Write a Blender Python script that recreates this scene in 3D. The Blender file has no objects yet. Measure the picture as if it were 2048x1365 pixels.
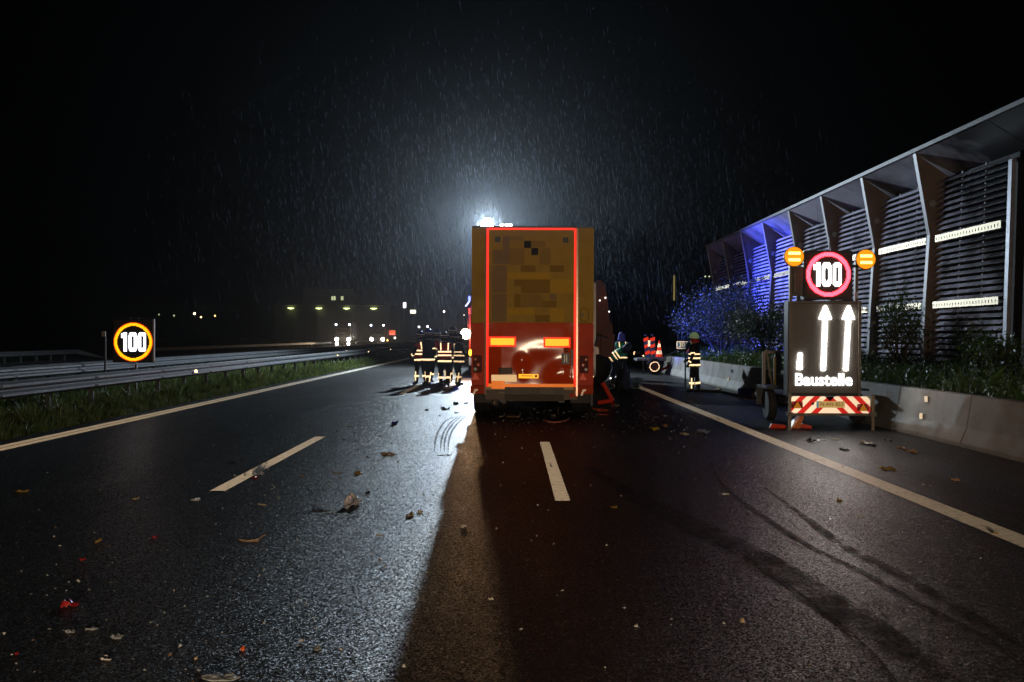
import bpy, bmesh, math, random
import numpy as np
from mathutils import Vector, Matrix, Euler
from mathutils.bvhtree import BVHTree
random.seed(7); rng = np.random.default_rng(7)
R = math.radians
sc = bpy.context.scene
COL = sc.collection
CAMZ = 1.71
# ------------------------------------------------------------ camera
cd = bpy.data.cameras.new('camera'); cam = bpy.data.objects.new('camera', cd); COL.objects.link(cam)
cam.location = (0, 0, CAMZ); cam.rotation_euler = (R(90-0.30), R(-0.2), 0)
cd.lens = 35.16; cd.sensor_width = 36; cd.clip_end = 2000; cd.clip_start = 0.05
sc.camera = cam
# ------------------------------------------------------------ render look
sc.view_settings.view_transform = 'Standard'; sc.view_settings.look = 'None'
sc.view_settings.exposure = 0; sc.view_settings.gamma = 1; sc.view_settings.use_curve_mapping = False
sc.render.engine = 'CYCLES'
sc.cycles.use_denoising = True
sc.cycles.volume_bounces = 0
sc.cycles.max_bounces = 6; sc.cycles.diffuse_bounces = 2; sc.cycles.glossy_bounces = 3
sc.cycles.transparent_max_bounces = 16
sc.cycles.sample_clamp_indirect = 3.0; sc.cycles.sample_clamp_direct = 0
sc.cycles.use_light_tree = True
# ------------------------------------------------------------ night sky
w = bpy.data.worlds.new('World'); sc.world = w; w.use_nodes = True
nt = w.node_tree; bg = nt.nodes['Background']
sk = nt.nodes.new('ShaderNodeTexSky'); sk.sky_type = 'NISHITA'; sk.sun_disc = False
sk.sun_elevation = R(-6.0); sk.sun_rotation = R(200)
nt.links.new(sk.outputs[0], bg.inputs[0]); bg.inputs[1].default_value = 0.01
# ------------------------------------------------------------ lamps the photograph shows (or is taken by)
def lamp(name, typ, loc, power, color, radius=0.1, aim=None, size=None, blend=0.3):
    l = bpy.data.lights.new(name, typ); l.energy = power; l.color = color; l.shadow_soft_size = radius
    o = bpy.data.objects.new(name, l); COL.objects.link(o); o.location = loc
    if typ == 'SPOT':
        l.spot_size = R(size); l.spot_blend = blend
    if aim is not None:
        o.rotation_euler = (Vector(aim)-Vector(loc)).to_track_quat('-Z', 'Y').to_euler()
    return o
FLOOD = (-1.25, 50.0, 7.26)
lamp('mast_floodlight_light', 'POINT', (FLOOD[0], FLOOD[1]-.36, FLOOD[2]), 13500, (.72, .88, 1.0), .12)
lamp('work_lamp_light', 'SPOT', (-1.93, 41.45, 1.78), 260, (1, .55, .24), .10, (-1.6, 5, .9), 120, .5)
lamp('blue_beacon_light', 'SPOT', (1.9, 43.2, 3.7), 20000, (.05, .08, 1.0), .12, (11, 43.0, 3.2), 60, .8)
lamp('blue_beacon_light', 'POINT', (-.9, 41.9, 3.3), 350, (.05, .08, 1.0), .12)
for hx in (.35, 1.75): lamp('headlight_behind_camera_light', 'SPOT', (hx, -7, .76), 2100, (1, .74, .50), .06, (hx, 20, .9), 100, .9)
lamp('lorry_headlight_light', 'SPOT', (-26.5, 160, 1.0), 2500, (1, .72, .45), .2, (-25, 60, .3), 60, .8)
lamp('lorry_headlight_light', 'SPOT', (-22.5, 172, 1.0), 1200, (1, .72, .45), .2, (-20, 60, .3), 60, .8)

# ------------------------------------------------------------ materials
MATS = {}
def nodes_of(m): m.use_nodes = True; return m.node_tree
def mat(name, col, rough=.6, metal=0, var=.12, vscale=6, bump=0, bscale=40, coat=0, emit=None, estr=0, trans=0, dirt=None, dscale=2.0, damount=.5):
    if name in MATS: return MATS[name]
    m = bpy.data.materials.new(name); t = nodes_of(m); b = t.nodes['Principled BSDF']; L = t.links.new
    b.inputs['Roughness'].default_value = rough; b.inputs['Metallic'].default_value = metal
    b.inputs['Coat Weight'].default_value = coat; b.inputs['Coat Roughness'].default_value = .08
    b.inputs['Transmission Weight'].default_value = trans
    tc = t.nodes.new('ShaderNodeTexCoord')
    n = t.nodes.new('ShaderNodeTexNoise'); n.inputs['Scale'].default_value = vscale; n.inputs['Detail'].default_value = 6
    L(tc.outputs['Object'], n.inputs['Vector'])
    r = t.nodes.new('ShaderNodeMapRange'); r.inputs[1].default_value = .3; r.inputs[2].default_value = .7
    r.inputs[3].default_value = 1-var; r.inputs[4].default_value = 1+var
    L(n.outputs[0], r.inputs[0])
    mx = t.nodes.new('ShaderNodeVectorMath'); mx.operation = 'SCALE'; mx.inputs[0].default_value = col[:3]
    L(r.outputs[0], mx.inputs['Scale'])
    out = mx.outputs[0]
    if dirt:
        dn = t.nodes.new('ShaderNodeTexNoise'); dn.inputs['Scale'].default_value = dscale; dn.inputs['Detail'].default_value = 9; dn.inputs['Roughness'].default_value = .65
        L(tc.outputs['Object'], dn.inputs['Vector'])
        dr = t.nodes.new('ShaderNodeMapRange'); dr.inputs[1].default_value = .5; dr.inputs[2].default_value = .68; dr.inputs[4].default_value = damount
        L(dn.outputs[0], dr.inputs[0])
        dm = t.nodes.new('ShaderNodeMix'); dm.data_type = 'RGBA'; L(dr.outputs[0], dm.inputs[0]); L(out, dm.inputs[6]); dm.inputs[7].default_value = (*dirt, 1)
        out = dm.outputs[2]
    L(out, b.inputs['Base Color'])
    if bump:
        bn = t.nodes.new('ShaderNodeTexNoise'); bn.inputs['Scale'].default_value = bscale; bn.inputs['Detail'].default_value = 4
        L(tc.outputs['Object'], bn.inputs['Vector'])
        bu = t.nodes.new('ShaderNodeBump'); bu.inputs['Distance'].default_value = bump; bu.inputs['Strength'].default_value = 1
        L(bn.outputs[0], bu.inputs['Height']); L(bu.outputs[0], b.inputs['Normal'])
    if emit:
        b.inputs['Emission Color'].default_value = (*emit, 1); b.inputs['Emission Strength'].default_value = estr
    MATS[name] = m; return m
def lit(name, col, s, sample=True):
    """a surface that gives off light itself"""
    if name in MATS: return MATS[name]
    m = bpy.data.materials.new(name); t = nodes_of(m); b = t.nodes['Principled BSDF']
    b.inputs['Base Color'].default_value = (.05, .05, .05, 1); b.inputs['Roughness'].default_value = .5
    b.inputs['Emission Color'].default_value = (*col, 1); b.inputs['Emission Strength'].default_value = s
    if not sample: m.cycles.emission_sampling = 'NONE'
    MATS[name] = m; return m
def retro(name, col, amount=.5, rough=.3, base=.6):
    """retroreflective sheeting: the glossy lobe is centred on the direction it is lit and seen from"""
    if name in MATS: return MATS[name]
    m = bpy.data.materials.new(name); t = nodes_of(m); b = t.nodes['Principled BSDF']; L = t.links.new
    b.inputs['Base Color'].default_value = (*[c*base for c in col], 1); b.inputs['Roughness'].default_value = .45
    g = t.nodes.new('ShaderNodeBsdfGlossy'); g.inputs['Roughness'].default_value = rough; g.inputs['Color'].default_value = (*col, 1)
    ge = t.nodes.new('ShaderNodeNewGeometry'); L(ge.outputs['Incoming'], g.inputs['Normal'])
    mx = t.nodes.new('ShaderNodeMixShader'); mx.inputs[0].default_value = amount
    L(b.outputs[0], mx.inputs[1]); L(g.outputs[0], mx.inputs[2]); L(mx.outputs[0], t.nodes['Material Output'].inputs[0])
    MATS[name] = m; return m

def asphalt_mat(name, wet=1.0, dark=1.0):
    m = bpy.data.materials.new(name); t = nodes_of(m); b = t.nodes['Principled BSDF']; L = t.links.new; N = t.nodes.new
    tc = N('ShaderNodeTexCoord')
    v = N('ShaderNodeTexVoronoi'); v.inputs['Scale'].default_value = 95; L(tc.outputs['Object'], v.inputs['Vector'])
    wn = N('ShaderNodeTexWhiteNoise'); L(v.outputs['Color'], wn.inputs['Vector'])
    ramp = N('ShaderNodeValToRGB'); e = ramp.color_ramp.elements
    e[0].position = 0; e[0].color = (.016*dark, .016*dark, .017*dark, 1); e[1].position = .8; e[1].color = (.05*dark, .049*dark, .047*dark, 1)
    x = e.new(.955); x.color = (.07*dark, .07*dark, .068*dark, 1); x = e.new(.985); x.color = (.30, .30, .29, 1)
    L(wn.outputs['Value'], ramp.inputs[0])
    big = N('ShaderNodeTexNoise'); big.inputs['Scale'].default_value = .55; big.inputs['Detail'].default_value = 8; big.inputs['Roughness'].default_value = .6
    mp = N('ShaderNodeMapping'); mp.inputs['Scale'].default_value = (1.6, .35, 1); L(tc.outputs['Object'], mp.inputs[0]); L(mp.outputs[0], big.inputs['Vector'])
    mr = N('ShaderNodeMapRange'); mr.inputs[1].default_value = .3; mr.inputs[2].default_value = .7; mr.inputs[3].default_value = .8; mr.inputs[4].default_value = 1.15
    L(big.outputs[0], mr.inputs[0])
    sc_ = N('ShaderNodeVectorMath'); sc_.operation = 'SCALE'; L(ramp.outputs[0], sc_.inputs[0]); L(mr.outputs[0], sc_.inputs['Scale'])
    L(sc_.outputs[0], b.inputs['Base Color'])
    # wet film: smoother where it collects
    rr = N('ShaderNodeMapRange'); rr.inputs[1].default_value = .35; rr.inputs[2].default_value = .7; rr.inputs[3].default_value = .42; rr.inputs[4].default_value = .33
    L(big.outputs[0], rr.inputs[0]); L(rr.outputs[0], b.inputs['Roughness'])
    b.inputs['IOR'].default_value = 1.33; b.inputs['Specular IOR Level'].default_value = .23
    v2 = N('ShaderNodeTexVoronoi'); v2.inputs['Scale'].default_value = 115; L(tc.outputs['Object'], v2.inputs['Vector'])
    sub = N('ShaderNodeVectorMath'); sub.operation = 'SUBTRACT'; L(v2.outputs['Color'], sub.inputs[0]); sub.inputs[1].default_value = (.5, .5, .5)
    mul = N('ShaderNodeVectorMath'); mul.operation = 'MULTIPLY'; L(sub.outputs[0], mul.inputs[0]); mul.inputs[1].default_value = (.8, .8, 0)
    n2 = N('ShaderNodeTexNoise'); n2.inputs['Scale'].default_value = 160; n2.inputs['Detail'].default_value = 2; L(tc.outputs['Object'], n2.inputs['Vector'])
    bu = N('ShaderNodeBump'); bu.inputs['Distance'].default_value = .003; bu.inputs['Strength'].default_value = .8; L(n2.outputs[0], bu.inputs['Height'])
    ad = N('ShaderNodeVectorMath'); ad.operation = 'ADD'; L(bu.outputs[0], ad.inputs[0]); L(mul.outputs[0], ad.inputs[1])
    nm = N('ShaderNodeVectorMath'); nm.operation = 'NORMALIZE'; L(ad.outputs[0], nm.inputs[0]); L(nm.outputs[0], b.inputs['Normal'])
    return m

def worn_mat(name, col, amount, scale, rough=.5, beads=0.0, thr=(.45, .6)):
    """paint or rubber with worn, broken edges over the asphalt"""
    m = bpy.data.materials.new(name); t = nodes_of(m); b = t.nodes['Principled BSDF']; L = t.links.new; N = t.nodes.new
    tc = N('ShaderNodeTexCoord')
    n = N('ShaderNodeTexNoise'); n.inputs['Scale'].default_value = scale; n.inputs['Detail'].default_value = 8; n.inputs['Roughness'].default_value = .7
    L(tc.outputs['Object'], n.inputs['Vector'])
    mr = N('ShaderNodeMapRange'); mr.inputs[1].default_value = thr[0]; mr.inputs[2].default_value = thr[1]; mr.inputs[3].default_value = 1; mr.inputs[4].default_value = 1-amount
    L(n.outputs[0], mr.inputs[0])
    n3 = N('ShaderNodeTexNoise'); n3.inputs['Scale'].default_value = 3; n3.inputs['Detail'].default_value = 6; L(tc.outputs['Object'], n3.inputs['Vector'])
    m3 = N('ShaderNodeMapRange'); m3.inputs[3].default_value = .7; m3.inputs[4].default_value = 1.2; L(n3.outputs[0], m3.inputs[0])
    s = N('ShaderNodeVectorMath'); s.operation = 'SCALE'; s.inputs[0].default_value = col; L(m3.outputs[0], s.inputs['Scale']); L(s.outputs[0], b.inputs['Base Color'])
    b.inputs['Roughness'].default_value = rough
    bn = N('ShaderNodeTexNoise'); bn.inputs['Scale'].default_value = 110; L(tc.outputs['Object'], bn.inputs['Vector'])
    bu = N('ShaderNodeBump'); bu.inputs['Distance'].default_value = .003; L(bn.outputs[0], bu.inputs['Height']); L(bu.outputs[0], b.inputs['Normal'])
    tr = N('ShaderNodeBsdfTransparent'); mx = N('ShaderNodeMixShader')
    L(mr.outputs[0], mx.inputs[0]); L(tr.outputs[0], mx.inputs[1])
    src = b.outputs[0]
    if beads:
        g = N('ShaderNodeBsdfGlossy'); g.inputs['Roughness'].default_value = .33; g.inputs['Color'].default_value = (*col, 1)
        ge = N('ShaderNodeNewGeometry'); L(ge.outputs['Incoming'], g.inputs['Normal'])
        mb = N('ShaderNodeMixShader'); mb.inputs[0].default_value = beads; L(src, mb.inputs[1]); L(g.outputs[0], mb.inputs[2]); src = mb.outputs[0]
    L(src, mx.inputs[2]); L(mx.outputs[0], t.nodes['Material Output'].inputs[0])
    return m

# ------------------------------------------------------------ mesh helpers
class MB:
    def __init__(s): s.v = []; s.f = []
    def add(s, vs, fs):
        o = len(s.v); s.v += [tuple(p) for p in vs]; s.f += [tuple(i+o for i in f) for f in fs]; return s
    def box(s, x0, x1, y0, y1, z0, z1):
        return s.add([(x0,y0,z0),(x1,y0,z0),(x1,y1,z0),(x0,y1,z0),(x0,y0,z1),(x1,y0,z1),(x1,y1,z1),(x0,y1,z1)],
                     [(0,3,2,1),(4,5,6,7),(0,1,5,4),(1,2,6,5),(2,3,7,6),(3,0,4,7)])
    def cbox(s, c, d): return s.box(c[0]-d[0]/2, c[0]+d[0]/2, c[1]-d[1]/2, c[1]+d[1]/2, c[2]-d[2]/2, c[2]+d[2]/2)
    def tube(s, a, b, r, n=8, r2=None):
        a = Vector(a); b = Vector(b); r2 = r if r2 is None else r2
        d = (b-a).normalized(); u = d.orthogonal().normalized(); q = d.cross(u)
        vs = []
        for p, rr in ((a, r), (b, r2)):
            for k in range(n):
                t = 2*math.pi*k/n; vs.append(p+u*math.cos(t)*rr+q*math.sin(t)*rr)
        fs = [(k, (k+1) % n, n+(k+1) % n, n+k) for k in range(n)] + [tuple(range(n))[::-1], tuple(range(n, 2*n))]
        return s.add(vs, fs)
    def path(s, pts, r, n=6):
        for a, b in zip(pts, pts[1:]): s.tube(a, b, r, n)
        return s
    def lathe(s, c, axis, prof, n=20, up=None):
        """prof: (along, radius)"""
        c = Vector(c); d = Vector(axis).normalized(); u = d.orthogonal().normalized(); q = d.cross(u); vs = []; fs = []
        for (h, r) in prof:
            for k in range(n):
                t = 2*math.pi*k/n; vs.append(c+d*h+u*math.cos(t)*r+q*math.sin(t)*r)
        for j in range(len(prof)-1):
            for k in range(n):
                fs.append((j*n+k, j*n+(k+1) % n, (j+1)*n+(k+1) % n, (j+1)*n+k))
        fs.append(tuple(range(n))[::-1]); fs.append(tuple(range((len(prof)-1)*n, len(prof)*n)))
        return s.add(vs, fs)
    def prism(s, pts, vec):
        """polygon pts (3D) extruded by vec"""
        n = len(pts); vec = Vector(vec); a = [Vector(p) for p in pts]
        return s.add(a+[p+vec for p in a], [tuple(range(n))[::-1], tuple(range(n, 2*n))]+[(k, (k+1) % n, n+(k+1) % n, n+k) for k in range(n)])
    def mesh(s, name, m=None, bevel=0, smooth=False):
        me = bpy.data.meshes.new(name); me.from_pydata(s.v, [], s.f)
        bm = bmesh.new(); bm.from_mesh(me); bmesh.ops.recalc_face_normals(bm, faces=bm.faces)
        if bevel: bmesh.ops.bevel(bm, geom=list(bm.edges), offset=bevel, segments=2, affect='EDGES', clamp_overlap=True)
        bm.to_mesh(me); bm.free()
        if m: me.materials.append(m)
        if smooth: me.polygons.foreach_set('use_smooth', [True]*len(me.polygons))
        me.update(); return me
    def obj(s, name, m=None, parent=None, bevel=0, smooth=False):
        return link(name, s.mesh(name, m, bevel, smooth), parent)
def link(name, me, parent=None, loc=None):
    o = bpy.data.objects.new(name, me); COL.objects.link(o)
    if parent: o.parent = parent
    if loc is not None: o.location = loc
    return o
def tag(o, label=None, cat=None, group=None, kind=None):
    if label: o['label'] = label
    if cat: o['category'] = cat
    if group: o['group'] = group
    if kind: o['kind'] = kind
    return o
def thing(name, label, cat, loc=(0,0,0), rz=0, group=None):
    o = bpy.data.objects.new(name, None); COL.objects.link(o); o.location = loc; o.rotation_euler = (0, 0, rz)
    return tag(o, label, cat, group)
def copy_tree(o, loc=None, rz=None, parent=None, label=None):
    c = o.copy(); COL.objects.link(c)
    if parent: c.parent = parent
    if loc is not None: c.location = loc
    if rz is not None: c.rotation_euler = (0, 0, rz)
    if label: c['label'] = label
    for ch in o.children: copy_tree(ch, parent=c)
    return c
def text_mesh(name, s, size, m, parent, loc, rot=(R(90), 0, 0), offset=0, ext=.001, align='CENTER', sx=1):
    cu = bpy.data.curves.new(name, 'FONT'); cu.body = s; cu.size = size; cu.offset = offset; cu.extrude = ext
    cu.align_x = align; cu.align_y = 'CENTER'; cu.resolution_u = 3
    t = bpy.data.objects.new(name, cu); COL.objects.link(t); dg = bpy.context.evaluated_depsgraph_get(); dg.update()
    me = bpy.data.meshes.new_from_object(t.evaluated_get(dg)); bpy.data.objects.remove(t)
    me.materials.clear(); me.materials.append(m)
    o = link(name, me, parent, loc); o.rotation_euler = rot; o.scale = (sx, 1, 1); return o
def split_letters(o, nm='letter'):
    bm = bmesh.new(); bm.from_mesh(o.data); bm.verts.ensure_lookup_table(); seen = set(); isl = []
    for v in bm.verts:
        if v.index in seen: continue
        st_ = [v]; seen.add(v.index); g = []
        while st_:
            q = st_.pop(); g.append(q)
            for e in q.link_edges:
                w_ = e.other_vert(q)
                if w_.index not in seen: seen.add(w_.index); st_.append(w_)
        isl.append(g)
    isl.sort(key=lambda g: min(v.co.x for v in g)); grp = []
    for g in isl:
        x0 = min(v.co.x for v in g); x1 = max(v.co.x for v in g)
        if grp and x0 < grp[-1][1]-.25*(x1-x0) and x0 < grp[-1][1]: grp[-1][0].extend(g); grp[-1][1] = max(grp[-1][1], x1)
        else: grp.append([list(g), x1])
    for g, _ in grp:
        ids = {v.index: i for i, v in enumerate(g)}; fs = [tuple(ids[v.index] for v in f.verts) for f in bm.faces if f.verts[0].index in ids]
        me = bpy.data.meshes.new(nm); me.from_pydata([v.co[:] for v in g], [], fs); me.materials.append(o.data.materials[0])
        c = link(nm, me, o.parent, o.location); c.rotation_euler = o.rotation_euler; c.scale = o.scale
    bm.free(); bpy.data.objects.remove(o)
def G(px, py):
    Y = 2000*CAMZ/(py-672.0); return Vector(((px-1024)/2000*Y, Y, 0))
def P(px, py, Y): return Vector(((px-1024)/2000*Y, Y, CAMZ-(py-672)/2000*Y))

# common materials
steel = mat('galvanised_steel', (.11, .113, .12), .55, .5, .18, 9, .001, 30, dirt=(.10, .08, .06), dscale=1.2, damount=.6)
dsteel = mat('dark_steel', (.06, .06, .065), .5, .4, .2, 10)
rubber = mat('tyre_rubber', (.022, .021, .02), .75, 0, .25, 20, .002, 60)
blackp = mat('black_plastic', (.02, .02, .022), .4, 0, .2, 14)
red_retro = retro('red_retroreflective_tape', (.95, .035, .02), .22, .26)
white_retro = retro('white_retroreflective_tape', (.95, .93, .88), .35, .26)
yel_retro = retro('yellow_retroreflective_tape', (.95, .50, .04), .3, .26)
or_retro = retro('orange_retroreflective_tape', (.95, .28, .06), .13, .26)
white_paint = mat('white_paint', (.75, .74, .70), .5)

# ============================================================ GROUND
def sheet(name, x0, x1, y0, y1, z, m, parent=None):
    return MB().add([(x0,y0,z),(x1,y0,z),(x1,y1,z),(x0,y1,z)], [(0,1,2,3)]).obj(name, m, parent)
soil = mat('dark_soil', (.030, .026, .017), .9, 0, .4, 3, .02, 12)
tag(sheet('ground', -380, 380, -45, 560, -.04, soil), kind='structure')
RX0, RX1 = -8.25, 7.02
asph = asphalt_mat('wet_asphalt')
rd = MB().box(RX0, RX1, -20, 400, -.035, 0).obj('road', asph); tag(rd, kind='structure')
rd2 = MB().box(-29.3, -14.6, -20, 400, -.035, 0).obj('opposite_road', asph); tag(rd2, kind='structure')
paint = worn_mat('worn_white_road_paint', (.62, .60, .53), .75, 14, .5, .13, (.52, .72))
paint2 = worn_mat('grooved_edge_line_paint', (.66, .62, .52), .4, 22, .5, .18, (.5, .75))
def marking(x0, x1, y0, y1, m=paint, z=.004):
    o = sheet('road_marking', x0, x1, y0, y1, z, m, rd); return o
marking(-7.82, -7.66, -5, 380, paint2); marking(-7.62, -7.46, -5, 380, paint2); marking(-7.66, -7.62, -5, 380, worn_mat('dirty_line_groove', (.3, .28, .23), .6, 20), .004)
marking(4.16, 4.42, -5, 380, paint)
for k in range(-1, 14):
    marking(-3.30, -3.13, 10.93+18*k, 16.8+18*k)
    marking(.455, .61, 10.35+18*k, 16.1+18*k)
for k in range(-1, 14): sheet('road_marking', -21.6, -21.45, 9+18*k, 15+18*k, .004, paint, rd2)
for x in (-15.0, -26.2): sheet('road_marking', x-.13, x+.13, -5, 380, .004, paint, rd2)
# skid marks: thin rubber laid on the asphalt
rubber_line = worn_mat('tyre_rubber_smear', (.014, .014, .014), .9, 6, .7, 0, (.40, .66))
rubber_soft = worn_mat('faint_tyre_smear', (.016, .016, .016), .95, 3.2, .7, 0, (.36, .62))
def strip(name, pts, wd, z, m, parent):
    n = 8; P3 = []
    for i in range(len(pts)-1):
        p0 = pts[max(i-1, 0)]; p1 = pts[i]; p2 = pts[i+1]; p3 = pts[min(i+2, len(pts)-1)]
        for j in range(n):
            t = j/n; P3.append(.5*((2*p1)+(p2-p0)*t+(2*p0-5*p1+4*p2-p3)*t*t+(3*p1-p0-3*p2+p3)*t**3))
    P3.append(pts[-1]); vs = []; fs = []
    for i, p in enumerate(P3):
        d = (P3[min(i+1, len(P3)-1)]-P3[max(i-1, 0)]).normalized(); s = Vector((-d.y, d.x, 0))*wd/2*(min(1, .25+3*min(i, len(P3)-1-i)/len(P3)))
        vs += [(p.x+s.x, p.y+s.y, z), (p.x-s.x, p.y-s.y, z)]
        if i: fs.append((2*i-2, 2*i-1, 2*i+1, 2*i))
    return MB().add(vs, fs).obj(name, m, parent)
strip('skid_mark', [G(*p) for p in [(1425, 925), (1440, 960), (1480, 1000), (1540, 1040), (1620, 1092), (1720, 1140), (1830, 1200), (1950, 1262), (2060, 1330)]], .055, .0082, rubber_line, rd)
strip('skid_mark', [G(*p) for p in [(1180, 935), (1260, 985), (1380, 1045), (1500, 1105), (1600, 1165), (1700, 1230), (1800, 1290), (1900, 1360)]], .30, .0084, rubber_soft, rd)
strip('skid_mark', [G(*p) for p in [(1530, 975), (1620, 1040), (1690, 1092), (1790, 1142), (1880, 1192), (1980, 1250), (2080, 1315)]], .10, .0086, rubber_soft, rd)
strip('skid_mark', [G(*p) for p in [(1480, 1105), (1560, 1158), (1650, 1225), (1740, 1300), (1800, 1370)]], .03, .0088, rubber_line, rd)
for k, dx in enumerate((0, 8, 15, 27)):
    strip('skid_mark', [G(*p) for p in [(944-dx*.2, 829), (925-dx, 840), (908-dx, 858), (899-dx, 880), (897-dx, 906)]], .035, .0090+.0002*k, rubber_line, rd)
None and strip('asphalt_seam', [Vector((1.2, 3, 0)), Vector((1.22, 8, 0)), Vector((1.15, 14, 0)), Vector((1.2, 21, 0))], .02, .0086, rubber_soft, rd)

# ============================================================ GUARD RAILS
W_PROF = [(0, 0), (.012, .015), (.055, .05), (.055, .095), (.004, .14), (.004, .17), (.055, .215), (.055, .26), (.012, .295), (0, .31)]
def beam_mesh(Ln, side=1):
    vs = []; fs = []; n = len(W_PROF)
    for y in (0, Ln):
        for (dx, dz) in W_PROF: vs.append((dx*1.3*side, y, dz))
    for y in (0, Ln):
        for (dx, dz) in W_PROF: vs.append((dx*1.3*side-.004*side, y, dz))
    for k in range(n-1):
        fs.append((k, k+1, n+k+1, n+k)); fs.append((2*n+k, 3*n+k, 3*n+k+1, 2*n+k+1))
    fs += [(0, n, 3*n, 2*n), (n-1, 3*n-1-0-0, 4*n-1, 2*n-1)] if False else [(0, n, 3*n, 2*n)]
    mb = MB().add(vs, fs)
    for z in (.07, .24):
        mb.cbox((.075*side, .12, z), (.02, .03, .03)); mb.cbox((.075*side, .22, z), (.02, .03, .03))
    return mb.mesh('rail_beam', steel)
def guard_rail(x, top, y0, y1, label, side=1, tube_=False, step=4.0, refl=()):
    t = thing('guard_rail', label, 'guard rail', (x, y0, 0))
    me = beam_mesh(step-.006, side)
    pm = MB().box(-.10-.06*side, -.06*side, -.03, .03, -.2, top-.06).mesh('post', mat('dark_rail_post', (.07, .07, .065), .7, .2, .2, 8))
    n = int((y1-y0)/step)
    for k in range(n):
        link('rail_beam', me, t, (.002*(k % 2), k*step, top-.31)); link('post', pm, t, (0, k*step+.3, 0))
        if step > 3.9 and k < 22 and y1 < 200: link('post', pm, t, (0, k*step+2.3, 0))
    return t
g1 = guard_rail(-8.85, .88, 5, 181, 'grey W-profile guard rail along the left verge nearest the carriageway')
disc = MB().lathe((0,0,0), (0,-1,0), [(0, .045), (.012, .045), (.014, .03)], 14).mesh('reflector', retro('round_reflector', (1, .9, .65), .8, .24), smooth=False)
for yy in (27.7, 50.2, 61, 72): link('reflector', disc, g1, (.11, yy-5-.03, .70))
guard_rail(-12.55, .88, 5, 181, 'second guard rail in the dark median, facing our lanes')
guard_rail(-13.6, .84, 5, 181, 'median guard rail facing the opposite carriageway', side=-1)
g4 = guard_rail(-30.0, .62, 78, 300, 'farthest guard rail beyond the opposite carriageway, glowing orange')
g5 = guard_rail(-30.0, .66, 45, 70, 'short end piece of the farthest guard rail, left of the gap')
MB().prism([(0, 24, .35), (0, 28.5, -.05), (0, 28.5, .02), (0, 24, .66)], (.06, 0, 0)).obj('end_terminal', steel, g5)

# ============================================================ CONCRETE BARRIER
def concrete_mat():
    m = mat('weathered_concrete', (.25, .235, .205), .75, 0, .22, 2.2, .004, 55, dirt=(.13, .085, .04), dscale=.9, damount=.8)
    return m
conc = concrete_mat()
PR = [(0, 0), (0, .07), (.10, .30), (.17, .80), (.38, .80), (.45, .30), (.55, .07), (.55, 0)]
bar = thing('concrete_barrier', 'pale concrete barrier wall along the right shoulder in front of the weeds', 'concrete barrier', (6.98, 4.2, 0))
def segm(L_):
    vs = []; fs = []; n = len(PR); ys = [0, L_]
    for y in ys:
        for (x, z) in PR: vs.append((x, y, z))
    fs.append(tuple(range(n))); fs.append(tuple(range(n, 2*n))[::-1])
    for k in range(n): fs.append((k, (k+1) % n, n+(k+1) % n, n+k))
    me = MB().add(vs, fs).mesh('concrete_segment', conc, bevel=.008); return me
sm = segm(2.82)
for k in range(15): link('concrete_segment', sm, bar, (0, 2.84*k+(.0 if k else 0), 0))
dm = MB().box(-.03, 0, -.035, .035, 0, .10).mesh('reflector', white_retro)
for (y, z, xo) in ((17.15, .60, .14), (17.25, .30, .095), (23.5, .6, .14), (32.3, .55, .133), (32.6, .28, .09), (27.6, .6, .14)):
    link('reflector', dm, bar, (xo, y-4.2, z))
redch = worn_mat('faded_red_paint', (.45, .16, .13), .8, 20, .6, 0, (.4, .6))
split_letters(text_mesh('painted_mark', '1N', .30, redch, bar, (.140, 18.9-4.2, .62), (R(82), 0, R(-90)), 0, .0008, sx=.8), 'painted_mark')
text_mesh('painted_mark', '1', .28, redch, bar, (.138, 18.35-4.2, .60), (R(82), 0, R(-90)), 0, .0008, sx=.8)

# ============================================================ NOISE BARRIER WALL
nb = thing('noise_barrier', 'tall louvred noise barrier with leaning fins and sloping canopy on the right', 'noise barrier', (11.0, 0, .5))
LEAN = .03
slat_m = mat('dirty_shaded_aluminium_slat', (.72, .68, .82), .42, .1, .2, 1.1, .003, 14, dirt=(.03, .026, .022), dscale=1.3, damount=.92)
def place_coords_and_shade(m, centre=None, rad=4):
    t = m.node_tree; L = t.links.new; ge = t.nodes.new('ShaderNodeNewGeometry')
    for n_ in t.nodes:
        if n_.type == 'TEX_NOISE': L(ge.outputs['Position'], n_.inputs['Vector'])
    if centre:  # shade painted into the base colour, blackest around centre
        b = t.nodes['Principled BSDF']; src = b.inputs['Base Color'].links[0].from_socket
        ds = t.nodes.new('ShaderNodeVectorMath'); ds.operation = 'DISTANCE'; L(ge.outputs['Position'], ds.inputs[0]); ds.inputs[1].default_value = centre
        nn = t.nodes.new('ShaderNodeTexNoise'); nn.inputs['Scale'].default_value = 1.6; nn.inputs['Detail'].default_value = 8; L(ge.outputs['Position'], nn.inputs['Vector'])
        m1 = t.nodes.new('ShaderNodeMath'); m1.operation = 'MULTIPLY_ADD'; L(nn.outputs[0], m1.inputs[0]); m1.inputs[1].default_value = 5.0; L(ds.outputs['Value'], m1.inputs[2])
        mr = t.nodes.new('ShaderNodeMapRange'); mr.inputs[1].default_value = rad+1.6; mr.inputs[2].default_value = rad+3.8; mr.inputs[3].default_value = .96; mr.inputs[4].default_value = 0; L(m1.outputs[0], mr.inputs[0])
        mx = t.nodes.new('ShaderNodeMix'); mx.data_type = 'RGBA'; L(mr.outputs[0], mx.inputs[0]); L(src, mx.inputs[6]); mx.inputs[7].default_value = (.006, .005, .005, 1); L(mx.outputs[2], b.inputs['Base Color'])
place_coords_and_shade(slat_m, (10.9, 21.5, 7.0), 4.2)  # besides the dirt, the near top bay is painted as shaded
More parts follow.
